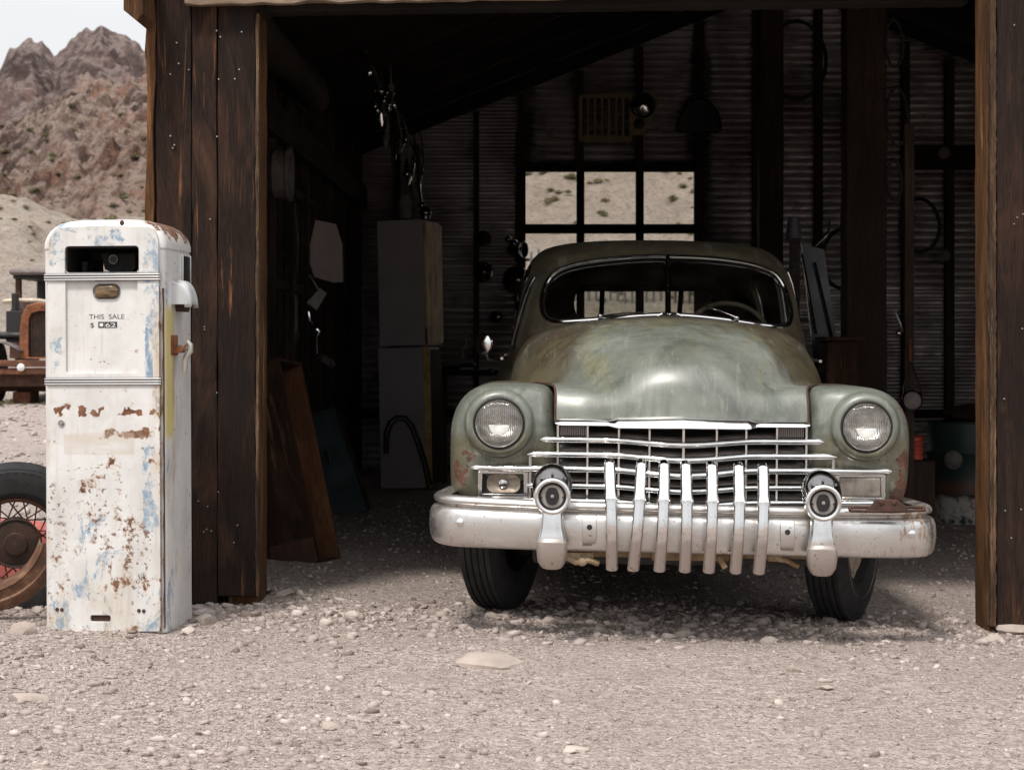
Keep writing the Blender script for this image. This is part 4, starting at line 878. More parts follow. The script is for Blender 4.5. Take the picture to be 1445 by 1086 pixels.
# wipers, mirror, door trim, hood badge
def wiper(px, py, tx, ty, s):
    x, z = carP(px, py, 1.80); h = hit(x, z); tip = hit(*carP(tx, ty, 1.83)); base = h + Vector((0, -.03, -.012))
    b = MB(); b.cyl(base + Vector((0, .03, -.03)), base + Vector((0, -.005, .012)), .014, .010, 12); b.ball(base + Vector((0, -.004, .016)), .012, (1, 1, 1), 6)
    b.tube([base + Vector((0, -.01, .016)), base.lerp(tip, .5) + Vector((0, -.022, .012)), tip + Vector((0, -.012, 0))], [.005, .004, .003], 6); b.build('wiper', M['chrome'], car)
wiper(843, 447, 910, 440, -1); wiper(1034, 448, 982, 428, 1)
b = MB()
for x0_, x1_ in ((-.005, -.055), (.005, .06)): h0 = hit(x0_ + .02, 1.305); b.tube([(.02 + x0_, 1.70, 1.312), (.02 + x1_ * .6, 1.688, 1.318), (.02 + x1_, 1.69, 1.308)], .006, 6)
b.build('hood_ornament', M['chrome'], car)
mc = Vector((-.865, 1.98, 1.17)); b = MB(); b.lathe([(.001, .022), (.030, .018), (.050, .006), (.054, -.004), (.050, -.010), (.001, -.012)], 24, Matrix.Rotation(math.radians(-35), 3, 'Z') @ RX90, mc)
b.tube([mc + Vector((.01, .01, -.03)), mc + Vector((.02, .03, -.075)), mc + Vector((.10, .05, -.085))], .008, 8); b.build('wing_mirror', M['chrome_clean'], car)
for s in (-1, 1):
    MB().tube([(s * (.775 + .02 * t), 2.0 + 1.9 * t, 1.10 + .012 * math.sin(3 * t)) for t in np.linspace(0, 1, 9)], .008, 6).build('belt_trim', M['chrome_dull'], car)
    MB().tube([(s * .845, 2.85, 1.03), (s * .868, 2.87, 1.03), (s * .868, 2.97, 1.03), (s * .845, 2.99, 1.03)], .009, 8).build('door_handle', M['chrome'], car)
# ------------------------------------------------------------------ the fuel pump (local axes: x across, y back, z up)
PW, PH = .486, 1.614
def pz(py): return (890 - py) / 362.5
def pxx(px): return (px - 147) / 362.5
n = NT('flaking_white_paint'); X, Y_, Z = n.xyz()
f = n.noise(4, 6, .65); g1 = n.noise(13, 7, .72); g2 = n.noise(34, 6, .7); v1 = n.noise(7, 7, .75, n.map((1, 1, .55), (3, 1, 7)), .6); big = n.noise(2.6, 3, .5)
col = n.mix(n.ss(f, .35, .7), (.70, .69, .675), (.57, .555, .535)); col = n.mix(n.ss(n.noise(5, 6, .7, n.map((3, 3, .3))), .50, .72, 0, .45), col, (.46, .43, .39))
front = n.ss(Y_, .03, .012); side = n.ss(X, .205, .225)
zone = n.mx(n.mul(n.band(X, .15, .235, .02), front, n.band(Z, .30, 1.45, .08)), n.mul(n.band(X, -.235, -.155, .02), front, n.band(Z, .9, 1.45, .1)), n.mul(n.ss(Z, .42, .10), front), n.mul(n.band(X, -.1, .1, .05), n.band(Z, .25, .50, .06), front), n.mul(side, n.band(Y_, .03, .13, .02)), n.mul(n.ss(Z, 1.30, 1.42), .8))
bl = n.ss(n.add(v1, n.mul(zone, .14)), .665, .70); col = n.mix(n.mul(bl, n.ss(g2, .30, .62), .85), col, (.14, .26, .38))
bl2 = n.ss(n.add(n.noise(5.5, 6, .7, n.map((2.2, 1, .4), (7, 0, 2))), n.mul(n.band(X, .165, .205, .012), n.band(Z, .96, 1.20, .06), front, .3)), .68, .72); col = n.mix(n.mul(bl2, n.ss(n.noise(24, 6, .72, n.map((1.6, 1, .6))), .36, .56), .85), col, (.085, .20, .34))
yl = n.mul(side, n.band(Y_, .03, .15, .012), n.band(Z, .76, 1.27, .03), n.ss(n.noise(9, 4), .28, .38)); col = n.mix(n.mul(yl, .9), col, (.62, .52, .19))
ylow = n.mul(side, n.band(Y_, .12, .20, .03), n.ss(n.noise(7, 6, .7, n.map((1, 1, .25))), .45, .6), n.band(Z, .1, 1.1, .2)); col = n.mix(n.mul(ylow, .75), col, (.36, .20, .085))
# rust: a line of burst spots under the lower band, freckles, worn edges, streaks
wob = n.mul(n.sub(n.noise(9, 4), .5), .06)
lineZ = n.band(n.add(Z, wob), .845, .885, .012); line2 = n.mul(n.band(n.add(Z, wob), .755, .790, .01), n.band(X, .0, .19, .03))
patch = n.mul(n.mx(n.mul(n.band(X, -.12, .10, .05), n.band(Z, .33, .66, .08)), n.mul(n.band(X, -.02, .19, .03), n.band(Z, .12, .48, .08)), n.mul(n.band(X, -.23, -.14, .02), n.band(Z, .12, .55, .1))), front)
edgeR = n.mul(n.mx(n.band(X, .222, .236, .003), n.band(X, -.236, -.224, .003)), front)
capR = n.mul(n.ss(Z, 1.50, 1.58), n.ss(n.add(X, n.mul(Y_, .6)), .10, .30))
rmask = n.add(g1, n.mul(n.sub(g2, .5), .12), n.mul(lineZ, front, n.ss(n.noise(15, 4), .44, .56), .28), n.mul(line2, front, .20), n.mul(patch, .085), n.mul(edgeR, .10), n.mul(capR, .30), n.mul(n.ss(Z, .04, .0), .12), n.mul(big, .05), n.mul(front, .03))
ru = n.ss(rmask, .700, .735); halo = n.ss(rmask, .655, .71, 0, .5)
col = n.mix(halo, col, (.46, .31, .19)); rcol = n.ramp(n.noise(30, 5), (.35, (.07, .03, .018)), (.65, (.22, .09, .042))); col = n.mix(ru, col, rcol)
fre = n.ss(n.add(n.noise(48, 5, .65), n.mul(patch, .10), n.mul(n.ss(n.noise(3.5, 4), .5, .65), .07)), .68, .72); col = n.mix(n.mul(fre, .85), col, (.13, .055, .03))
drip = n.mul(front, n.ss(n.noise(7, 5, .65, n.map((6, 1, .25), (1, 4, 2))), .56, .70), n.ss(n.noise(3, 3), .42, .6), .42); col = n.mix(drip, col, (.40, .29, .19)); grime = n.ss(n.noise(2.2, 6, .75), .48, .70, 0, .35); col = n.mix(grime, col, (.45, .42, .38))
stain = n.mul(n.mx(n.band(X, -.245, -.195, .02), n.band(X, .20, .245, .02), n.mul(n.ss(Z, .30, .05), .8)), front, n.ss(n.noise(4, 6, .7, n.map((2, 1, .6), (3, 3, 9))), .42, .62), .6); col = n.mix(stain, col, (.47, .35, .21)); mot = n.mul(n.ss(n.noise(6, 7, .75, n.map((1, 1, .8), (8, 1, 2))), .54, .70), .40); col = n.mix(mot, col, (.50, .42, .32))
fade = n.mul(front, n.band(X, -.155, .125, .004), n.band(Z, .695, .782, .004), .5); col = n.mix(n.mul(fade, n.ss(n.noise(8, 5, .6, n.map((.5, 1, 3))), .3, .6)), col, (.52, .43, .34))
n.bump(n.add(n.mul(ru, -.8), n.mul(bl, -.35), n.mul(g2, .2), n.mul(n.noise(3, 3), 1.2)), .25, .006)
M['pump'] = n.out(col, n.add(.42, n.mul(ru, .45), n.mul(f, .1)))
pump = thing('fuel_pump', 'old white fuel pump with flaking paint and a dial reading THIS SALE', 'fuel pump', (-1.667, 8.0, gz(-1.66, 8) - .008), local=True)
pump.rotation_euler = (0, math.radians(-.25), math.radians(-5.0)); PD = .45
def sect(z, i): return [(x, y, z) for x, y in rrect(-PW / 2 + i, PW / 2 - i, .008 + i * .6, PD - i, max(.02, .045), 6)]
lv = [(0, 0), (.4, 0), (.8, 0), (1.2, 0), (1.488, 0), (1.490, .0035), (1.496, .0035), (1.498, -.002), (1.52, -.0015), (1.545, .006), (1.565, .017), (1.582, .033), (1.597, .055), (1.607, .085), (1.613, .13), (PH, .18)]
body = MB().loft([sect(z, i) for z, i in lv], True, (True, True)).build('body', M['pump'], pump, ang=30)
Lw, Rw_, Zt, Zb = pxx(93), pxx(200), pz(344), pz(381.5)
dial = rrect(pxx(94), pxx(198), pz(524), pz(389), .016)
carve(body, [MB().prism(rrect(Lw, Rw_, Zb, Zt, .016), -.1, .6)])
# front door plates stand a little proud of the body
arch = [(pxx(70), pz(383)), (pxx(228), pz(383))] + [(pxx(228) - .045 + .045 * math.cos(a), pz(318) - .07 + .07 * math.sin(a)) for a in np.linspace(0, math.pi / 2, 9)] + [(pxx(150) , pz(315.5))] + [(pxx(70) + .045 - .045 * math.sin(a), pz(318) - .07 + .07 * math.cos(a)) for a in np.linspace(0, math.pi / 2, 9)]
tp = MB().prism(arch, -.004, .03).build('head_plate', M['pump'], pump, ang=30); carve(tp, [MB().prism(rrect(Lw, Rw_, Zb - .02, Zt, .016), -.1, .6)])
tp.modifiers.new('b', 'BEVEL').width = .004
mp_ = MB().prism([(pxx(68), pz(534)), (pxx(228.5), pz(534)), (pxx(228.5), pz(389)), (pxx(68), pz(389))], -.006, .03).build('dial_door', M['pump'], pump, ang=30)
carve(mp_, [MB().prism(dial, -.1, .0095)]); b_ = mp_.modifiers.new('b', 'BEVEL'); b_.width = .003; b_.segments = 2
lp = MB().prism(rrect(pxx(66.5), pxx(229), pz(887), pz(537), .006, 3), -.005, .03).build('lower_door', M['pump'], pump, ang=30)
carve(lp, [MB().prism(rrect(pxx(128), pxx(157), pz(873.5), pz(864.5), .008), -.1, .02)]); b_ = lp.modifiers.new('b', 'BEVEL'); b_.width = .003; b_.segments = 2
n = NT('enamel_dial'); X, Y_, Z = n.xyz(); f = n.noise(12, 6, .7); f2 = n.noise(5, 4)
colr = n.mix(n.ss(f2, .4, .7, 0, .6), (.66, .65, .635), (.55, .54, .52)); sm = n.mul(n.mx(n.mul(n.band(X, -.10, -.02, .02), n.band(Z, .98, 1.30, .05)), n.mul(n.band(X, .03, .08, .02), n.band(Z, 1.0, 1.12, .03))), n.ss(n.noise(42, 5, .65, n.map((1.4, 1, .8))), .58, .64))
colr = n.mix(n.mul(sm, .8), colr, (.24, .13, .085)); M['dial'] = n.out(n.mix(n.ss(f, .68, .72, 0, .6), colr, (.3, .2, .14)), .32)
dp = MB().prism(dial, .0085, .012).build('dial_plate', M['dial'], mp_)
def write(txt, px, py, size, w_px, mat, par, name, y=.0080):
    me = lettering(txt, size); xs_ = [v.co.x for v in me.vertices]; k = (w_px / 362.5) / (max(xs_) - min(xs_)); x0 = min(xs_)
    for v in me.vertices: x, yy, z = v.co; v.co = (pxx(px) + (x - x0) * k, y - z * .5, pz(py) + yy)
    me.materials.append(mat); o = bpy.data.objects.new(name, me); COL.objects.link(o); o.parent = par; o['_o'] = (0., 0., 0.); return o
M['ink'] = simple('black_ink', (.03, .03, .032), .6, 0, .4, 60, 0); M['digit'] = simple('white_digit', (.7, .69, .66), .6, 0, .2, 60, 0)
write('THIS  SALE', 126.5, 447, .0265, 51, M['ink'], dp, 'lettering'); write('$', 128.5, 459, .027, 5.2, M['ink'], dp, 'lettering')
cw = MB()
for a, b2 in ((140, 148.6), (149.2, 157.8), (158.4, 167)): cw.bx((pxx(a), .0065, pz(459.5)), (pxx(b2), .0105, pz(451)))
cw.build('counter_wheels', M['ink'], dp); write('62', 150.5, 458.4, .0225, 14.5, M['digit'], dp, 'lettering', .0062)
MB().bx((pxx(142), .0058, pz(457.5)), (pxx(147), .0063, pz(453))).build('blank_digit', M['digit'], dp)
# sight glass
sg = MB().loft([[(u, .010, v) for u, v in rrect(pxx(131.5), pxx(172.5), pz(419.5), pz(397), .028)], [(u, -.001, v) for u, v in rrect(pxx(133), pxx(171), pz(418), pz(398), .026)], [(u, .004, v) for u, v in rrect(pxx(135), pxx(169), pz(417), pz(399.5), .024)]], True).build('sight_glass_rim', M['black_chrome'], dp, ang=50)
n = NT('amber_sight_glass'); X, Y_, Z = n.xyz(); M['sight'] = n.out(n.ramp(n.noise(18, 3, .5, n.map((1, 1, 4))), (.3, (.03, .018, .01)), (.6, (.22, .14, .07)), (.75, (.5, .42, .3))), .12)
MB().loft([[(u, .006, v) for u, v in rrect(pxx(134), pxx(170), pz(417.5), pz(399), .024)], [(u, -.002, v) for u, v in rrect(pxx(140), pxx(164), pz(414), pz(402.5), .014)]], True, (False, True)).build('sight_glass', M['sight'], sg, ang=60)
for nm, py in (('band', 388), ('band', 535)):
    b = MB()
    for k in (-1, 0, 1):
        z = pz(py + 3.6 * k); b.tube([(pxx(63.5), .012, z), (pxx(64.5), -.006, z), (pxx(68), -.0105, z), (pxx(228.5), -.0105, z), (pxx(229.8), -.006, z), (pxx(230), .012, z)], .0042, 8)
    bo = b.build(nm, M['chrome'], pump); MB().bx((pxx(64), -.0085, pz(py + 5.6)), (pxx(229.6), .012, pz(py - 5.6))).build('band_back', M['black'], bo)
# dark works inside the head, with gaps that show the yard beyond
li = MB(); e = .003
li.bx((Lw + .0061, .0125, Zt - .006), (Rw_ - .0061, PD - .004, Zt - .001)); li.bx((Lw + .0061, .0125, Zb + .001), (Rw_ - .0061, PD - .004, Zb + .003)); li.bx((Lw + .001, .012, Zb + .001), (Lw + .006, PD - .004, Zt - .001)); li.bx((Rw_ - .006, .012, Zb + .001), (Rw_ - .001, PD - .004, Zt - .001))
li.build('head_lining', M['black'], pump)
wk = MB(); yb = .32; q_ = lambda px, y: pxx(px - 80 * y)
wk.bx((Lw + .006, yb, Zb + .004), (q_(136, yb), yb + .03, Zt - .007)); wk.bx((q_(134, yb), yb, pz(362)), (q_(201, yb), yb + .03, Zt - .007)); wk.prism([(q_(142, .23), pz(352)), (q_(192, .23), pz(352)), (q_(192, .23), pz(372)), (q_(186, .23), pz(379)), (q_(158, .23), pz(379)), (q_(147, .23), pz(374))], .20, .26)
wk.tube([(pxx(110), .1, Zb + .02), (pxx(112), .28, Zb + .05)], .008); wk.bx((pxx(99), .16, Zb + .004), (pxx(108), .22, Zb + .05))
wk.build('register_works', M['black'], pump)
MB().lathe([(.017, -.01), (.019, 0), (.0165, .003), (.0145, 0)], 28, RX90, (q_(157.5, .19), .19, pz(360))).build('dial_ring', M['digit'], pump)
MB().lathe([(.0145, 0), (.001, .0)], 28, RX90, (q_(157.5, .19), .189, pz(360))).build('gauge_face', M['fin'], pump)
# seam, bolts, lock
sm_ = MB(); sm_.loft([[(PW / 2 - .0055 + .0015 * math.sin(z * 41), -.0005, z), (PW / 2 - .001 + .001 * math.sin(z * 67 + 1), -.0005, z), (PW / 2 - .001, .012, z), (PW / 2 - .0055, .012, z)] for z in np.linspace(.02, 1.34, 60)], True, (True, True)); sm_.build('rust_seam', M['rust_dark'], pump)
for px, py in ((80, 856.5), (87, 857), (198, 857.5), (205, 858)): MB().lathe([(.0075, 0), (.0065, .004), (.001, .005)], 14, RX90, (pxx(px), -.005, pz(py))).build('door_bolt', M['rust_dark'], pump)
MB().lathe([(.013, -.002), (.0135, .003), (.011, .006), (.008, .004), (.006, .009), (.001, .010)], 20, RX90, (pxx(87.5), -.005, pz(594))).build('lock', M['chrome_dull'], pump)
MB().bx((pxx(128.5), .0055, pz(873)), (pxx(156.5), .0078, pz(865))).build('slot_back', M['rust_dark'], pump)
MB().ball((pxx(174), .014, pz(311.5)), .009, (1, .5, 1.2), 8).build('roof_rivet', M['rust_dark'], pump)
# right side: narrow glazed slot, spout hood and hook
def side(u, v, out=0.0): return (PW / 2 + out, u, v)
MB().bx(side(.27, pz(397), -.01), side(.385, pz(354), .004)).build('side_glass', M['black'], pump, bev=.004)
ch = MB(); ch.bx(side(.262, pz(399), -.01), side(.272, pz(353), .010)); ch.bx(side(.383, pz(399), -.01), side(.393, pz(353), .010)); ch.build('side_glass_trim', M['chrome'], pump, bev=.002)
rings = []
for t in np.linspace(0, 1, 13):                           # quarter-round hood
    a = t * math.pi / 2; r = .097; x = .012 + .062 * math.sin(a) ** .8; z = pz(426) + r * math.cos(a) ** .9
    rings.append([side(.19 + u, z if abs(u) < .055 else z - .012, x - (.0 if abs(u) < .06 else .02)) for u in np.linspace(-.075, .075, 9)])
hood_ = MB().loft(rings, False).build('spout_hood', M['hoodwhite'] if 'hoodwhite' in M else simple('grey_white_metal', (.55, .56, .56), .4, 0, .2, 8, .1), pump, ang=50, solid=.006)
b = MB(); b.prism([(PW / 2 - .01, pz(426)), (PW / 2 + .066, pz(426)), (PW / 2 + .06, pz(415)), (PW / 2 + .045, pz(402)), (PW / 2 + .012, pz(392)), (PW / 2 - .01, pz(392))], .117, .123); b.build('hood_cheek', hood_.data.materials[0], hood_)
MB().cyl(side(.19, pz(428), -.005), side(.19, pz(429), .05), .022, n=16).build('spout', M['rust_dark'], pump)
b = MB(); b.prism([(PW / 2 - .004, pz(497)), (PW / 2 + .004, pz(499)), (PW / 2 + .004, pz(470)), (PW / 2 - .004, pz(470))], .10, .20); b.prism([(PW / 2, pz(496)), (PW / 2 + .035, pz(495)), (PW / 2 + .050, pz(488)), (PW / 2 + .05, pz(484)), (PW / 2 + .03, pz(487)), (PW / 2, pz(486))], .12, .18); b.build('hook_bracket', M['rust_orange'], pump, bev=.002)
b = MB(); b.tube([side(.15, pz(482), .045), side(.15, pz(479), .055), side(.15, pz(484), .066), side(.15, pz(493), .066), side(.15, pz(499), .052), side(.15, pz(506), .044), side(.15, pz(519), .043), side(.15, pz(525), .040)], [.006, .009, .011, .012, .012, .011, .010, .006], 10); b.cyl(side(.13, pz(488), .03), side(.17, pz(488), .052), .012); b.build('hook_lever', M['lever'] if 'lever' in M else simple('grey_lever', (.47, .45, .42), .4, .5, .3), pump)

# ------------------------------------------------------------------ wire wheel, red sheet and rusty fender left of the pump
def rotm(rx, ry, rz): return Euler((math.radians(rx), math.radians(ry), math.radians(rz))).to_matrix()
M['hubdark'] = rusted('hub_rust', (.035, .018, .012), (.07, .033, .02), (.014, .010, .008))
wc = P(22, 762, 8.62); R = rotm(10, 0, 14) @ RX90
ww = thing('spoked_wheel', 'worn black tyre on a rusty wire spoked wheel leaning beside the pump', 'wheel', tuple(wc))
tp = [(.190, -.040), (.22, -.066), (.27, -.076), (.310, -.066)]
for k in range(4): u = -.048 + .032 * k; tp += [(.324, u - .011), (.327, u), (.324, u + .011), (.315, u + .014)]
tp += [(.310, .068), (.27, .077), (.22, .067), (.190, .040), (.18, 0), (.190, -.040)]
ty = MB().lathe(tp, 72, R, wc)
for k in range(60):                                       # shoulder lugs
    a = 2 * math.pi * k / 60
    for z in (.064,): c = Vector((.300 * math.cos(a), .300 * math.sin(a), z)); ty.box(wc + R @ c, (.020, .014, .014), R @ Matrix.Rotation(a, 3, 'Z'))
ty.build('tyre', M['rubber'], ww, ang=30)
MB().lathe([(.192, -.045), (.180, -.042), (.173, -.03), (.170, 0), (.173, .03), (.180, .042), (.192, .045)], 48, R, wc).build('rim', M['rust'], ww)
sp = MB()
for k in range(36):
    a = 2 * math.pi * k / 36; a2 = a + (.55 if k % 2 else -.55); z0 = .045 if k % 4 < 2 else -.05
    sp.cyl(wc + R @ Vector((.085 * math.cos(a2), .085 * math.sin(a2), z0)), wc + R @ Vector((.175 * math.cos(a), .175 * math.sin(a), .0)), .0032, n=6)
sp.build('spokes', M['rust'], ww)
hb = MB(); hb.lathe([(.088, -.06), (.10, .02), (.108, .05), (.104, .058), (.095, .052), (.085, .055), (.05, .058), (.046, .066), (.02, .068), (.001, .069)], 40, R, wc); hb.build('hub', M['hubdark'], ww)
M['red'] = simple('faded_red', (.40, .10, .085), .7, 0, .45, 9, .2)
b = MB(); b.loft([[(wc.x - .5 + .9 * u, 8.86 + .12 * math.sin(2.5 * u + 1), .02 + .36 * v + .03 * math.sin(4 * u)) for u in np.linspace(0, 1, 14)] for v in np.linspace(0, 1, 6)], False)
tag(b.build('red_sheet', M['red'], None, (wc.x, 8.9, 0), solid=.01), 'faded red metal panel behind the wire spokes of the leaning wheel', 'metal panel')
fc = P(-28, 742, 8.22); R2 = rotm(4, -8, 6) @ RX90
prf = [(.235, -.02), (.245, .05), (.262, .056), (.268, .046), (.30, .040), (.308, .046), (.318, .038), (.345, .02), (.352, .0), (.348, -.03)]
b = MB(); b.lathe(prf, 40, R2, fc, math.radians(-165), math.radians(-22))
tag(b.build('rusty_fender', M['rust_fender'] if 'rust_fender' in M else rusted('brown_fender_rust', (.12, .05, .024), (.27, .145, .08), (.05, .028, .02), .6), None, tuple(fc), solid=.006), 'curved ribbed rusty fender lying before the leaning wire wheel', 'fender')

# ------------------------------------------------------------------ derelict truck beyond the pump
TY = 27.0; tx = P(52, 0, TY).x; tz = gz(tx, TY); truck = thing('derelict_truck', 'rusted open engined truck with orange radiator shell far behind the pump', 'truck', (tx, TY, tz))
def tp3(px, py, d=0.0): p = P(px, py, TY + d); return p
def tb(name, mat, a, b2, d0, d1, bev=.01):               # box between two pixels of the photograph, depth d0..d1 behind the bumper plane
    p, q = tp3(*a), tp3(*b2); return MB().bx((p.x, TY + d0, q.z), (q.x, TY + d1, p.z)).build(name, mat, truck, bev=bev)
sh = []
for d, k in ((.30, 1.0), (.42, 1.0), (.46, .94)):
    pts = []
    for u, v in [(20, 506), (19.5, 470), (22, 445), (30, 430), (45, 426), (59, 426), (74, 430), (82, 445), (84.5, 470), (84, 506)]: p = tp3(52 + (u - 52) * k, 506 + (v - 506) * k); pts.append((p.x, TY + d, p.z))
    sh.append(pts)
inn = []
for d in (.30, .44):
    pts = []
    for u, v in [(32, 504), (31.5, 470), (32, 450), (36, 441), (46, 438), (58, 438), (68, 441), (72, 450), (72.5, 470), (72, 504)]: p = tp3(u, v); pts.append((p.x, TY + d, p.z))
    inn.append(pts)
MB().loft([inn[1], inn[0], [tuple(.9 * np.array(a) + .1 * np.array(b3) + np.array([0, -.03, 0])) for a, b3 in zip(sh[0], inn[0])]] + sh, True, (False, True)).build('radiator_shell', M['rust_orange'], truck, ang=50)
core = MB(); p, q = tp3(34, 441), tp3(70, 503); core.bx((p.x - .02, TY + .385, q.z), (q.x + .02, TY + .415, p.z + .02)); core.build('radiator_core', M['black'], truck)
sl = MB()
for u in np.linspace(36, 68, 11): a = tp3(u, 442); c = tp3(u, 503); sl.cyl((a.x, TY + .34, a.z + .02), (c.x, TY + .34, c.z), .007, n=6)
sl.build('radiator_slats', M['rust_dark'], truck)
tb('bumper_beam', M['rust'], (-30, 508), (130, 517), -.25, -.12); tb('bumper_beam', M['rust'], (-30, 519), (130, 528), -.22, -.10); tb('chassis', M['rust_dark'], (-20, 528), (120, 545), -.1, 4.5)
p = tp3(36.5, 518); MB().lathe([(.052, 0), (.048, .02), (.03, .03), (.001, .034)], 24, RX90, (p.x, TY - .26, p.z)).build('reflector', M['digit'], truck)
tb('axle', M['rust_dark'], (-30, 545), (130, 553), .3, .45); tb('support_block', M['rust'], (15, 553), (40, 577), .1, .6); tb('support_block', M['rust_dark'], (75, 553), (100, 577), .1, .6)
b = MB()
for d, z0 in ((1.3, 0), (1.75, .0)): b.loft([[(tp3(u, 0).x, TY + d, tp3(0, v).z) for u, v in ((-22, 506), (-22, 436), (-12, 424), (52, 419), (116, 424), (126, 436), (126, 506))]] + [[(tp3(u, 0).x, TY + d + .06, tp3(0, v).z) for u, v in ((-22, 506), (-22, 436), (-12, 424), (52, 419), (116, 424), (126, 436), (126, 506))]], True, (True, True))
b.build('cowl', M['rust_dark'], truck)
b = MB(); b.tube([(tp3(u, 0).x, TY + .9, tp3(0, v).z) for u, v in ((-20, 423), (0, 421.5), (30, 422), (50, 425), (62, 430))], .03, 8); b.build('hood_edge', M['cream'], truck)
tb('cab_roof', M['grey_roof'] if 'grey_roof' in M else simple('mauve_roof', (.16, .13, .125), .7), (-32, 373), (136, 382), 1.6, 3.2, .04); tb('visor', M['black'], (-28, 382), (132, 387), 1.7, 3.1)
for u in (-26, 40, 126): tb('cab_pillar', M['rust_dark'], (u, 384), (u + 8, 424), 1.75, 1.85)
tb('cab_back', M['black'], (-26, 384), (41, 480), 3.0, 3.1); tb('cab_side', M['rust_dark'], (-28, 425), (-24, 520), 1.8, 3.1)
b = MB(); c = tp3(42, 414); b.tube([Vector((c.x + .19 * math.cos(a), TY + 2.1 + .09 * math.sin(a), c.z + .11 * math.sin(a))) for a in np.linspace(0, 2 * math.pi, 25)[:-1]], .016, 6, True); b.build('steering_wheel', M['black'], truck)
b = MB(); rg = []
for t in np.linspace(0, 1, 12):
    a = math.radians(175 - 130 * t); cc = tp3(-14, 530); rg.append([(cc.x + .52 * math.cos(a) + u * 0, TY + .1 + .5 * k, cc.z + .46 * math.sin(a)) for k, u in ((0, 0), (.25, 0), (.55, 0), (.8, 0))])
b.loft(rg, False); b.build('fender', M['fender_grey'] if 'fender_grey' in M else simple('dusty_mauve_metal', (.13, .11, .11), .6), truck, solid=.02)
b = MB(); c = tp3(8, 460); b.box((c.x, TY + .95, c.z), (.30, .7, .42)); b.cyl((c.x - .05, TY + .7, c.z + .1), (c.x - .05, TY + .7, c.z + .45), .05); b.cyl((c.x - .28, TY + .6, c.z - .12), (c.x + .15, TY + .6, c.z - .12), .05); b.tube([(c.x + .05, TY + .6, c.z + .30), (c.x + .16, TY + .55, c.z + .1), (c.x + .2, TY + .5, c.z - .1)], .02); b.build('engine', M['black'], truck, bev=.02)
MB().lathe([(.30, -.08), (.40, -.06), (.42, 0), (.40, .06), (.30, .08), (.28, 0)], 32, RY90, (tp3(-18, 0).x, TY + .45, tz + .42)).build('wheel', M['rubber'], truck)
for k in range(12): shrub(tx + random.uniform(-1.0, 1.2), TY - random.uniform(.1, .7), gz(tx, TY), random.uniform(.05, .10), 'tiny green weed growing at the foot of the derelict truck', 'weeds at the derelict truck')

# ------------------------------------------------------------------ things kept inside the shed
def one(name, mb, mat, label, cat, org, group=None, ang=35, bev=0.0, solid=0.0):
    return tag(mb.build(name, mat, None, org, ang, bev, None, solid), label, cat, group)
# wooden trough leaning on the left
T = thing('wooden_trough', 'long brown wooden trough stood on end and leaning just inside the left doorway', 'trough', tuple(P(425, 797, 10.7)), local=True)
T.rotation_euler = (math.radians(-6), math.radians(-14.5), math.radians(-15)); L_ = 1.10
MB().bx((-.16, 0, .0), (.10, .022, L_)).build('front_board', M['crate'], T, bev=.003); MB().bx((-.16, .30, .0), (.10, .322, L_)).build('back_board', M['crate_lit'], T, bev=.003)
MB().bx((-.182, 0, .0), (-.162, .322, L_)).build('bottom_board', M['crate'], T, bev=.003); MB().bx((-.16, .023, .0), (.10, .299, .022)).build('end_board', M['crate'], T, bev=.003); MB().bx((-.16, .023, L_ - .022), (.10, .299, L_)).build('end_board', M['crate'], T, bev=.003)
MB().bx((-.155, -.006, .0), (.095, -.001, .13)).build('dusty_end_patch', M['rust_dark'], T)
C = thing('green_chest', 'dark green wooden chest leaning behind the brown trough', 'chest', tuple(P(500, 728, 13.8)), local=True); C.rotation_euler = (math.radians(-5), math.radians(-17), math.radians(14))
M['green'] = simple('dark_green_paint', (.013, .032, .036), .6, 0, .4, 7); MB().bx((-.17, 0, 0), (.10, .42, .74)).build('box', M['green'], C, bev=.006); MB().bx((.102, .01, .01), (.125, .41, .73)).build('lid', M['timber'], C, bev=.004)
MB().bx((.126, .18, .34), (.14, .24, .40)).build('latch', M['chrome_dull'], C, bev=.003)
# stacked metal cabinets with a yellow door
M['greymetal'] = simple('grey_cabinet_paint', (.34, .295, .30), .5, 0, .12, 3, .05)
n = NT('worn_yellow_door'); f = n.noise(6, 6, .65, n.map((2, 2, .8))); M['yellow'] = n.out(n.ramp(f, (.35, (.16, .09, .04)), (.5, (.55, .33, .11)), (.7, (.75, .50, .2))), .6)
def cab(px0, px1, pyT, pyB, lab, dx):
    a, b2 = P(px0, pyB, 16.3), P(px1, pyT, 16.3); wd = b2.x - a.x; h = b2.z - a.z
    c = thing('metal_cabinet', lab, 'cabinet', (a.x, 16.3, a.z), 'stacked grey cabinets', local=True); c.rotation_euler = (0, math.radians(-1.2), math.radians(-11))
    MB().bx((0, 0, 0), (wd, .55, h - .004)).build('body', M['greymetal'], c, bev=.006); MB().bx((wd + .001, .0, .02), (wd + .022, .54, h - .02)).build('door', M['yellow'] if dx else M['timber'], c, bev=.004)
    if dx: MB().bx((wd + .005, -.002, .01), (wd + .019, .02, h * .14)).build('hinge', M['rust_dark'], c)
    else: MB().bx((wd + .002, -.002, 0), (wd + .05, .03, h)).build('door_edge', M['yellow'], c)
    return c
cab(537, 602.5, 490.5, 689, 'lower grey metal cabinet standing on the shed floor left of the car', 0); cab(535, 602, 311, 488.5, 'upper grey metal cabinet with a yellow door, stacked on another', 1)
b = MB(); b.tube([P(u, v, 15.9) for u, v in ((543, 640), (543.5, 610), (549, 594), (560, 587), (573, 588), (583, 599), (592, 622), (601, 650), (609, 684))], .011, 8); b.tube([P(u, v, 15.88) for u, v in ((547, 640), (548, 613), (553, 599), (561, 592), (571, 593), (579, 603), (588, 626), (597, 654), (604, 688))], .009, 8)
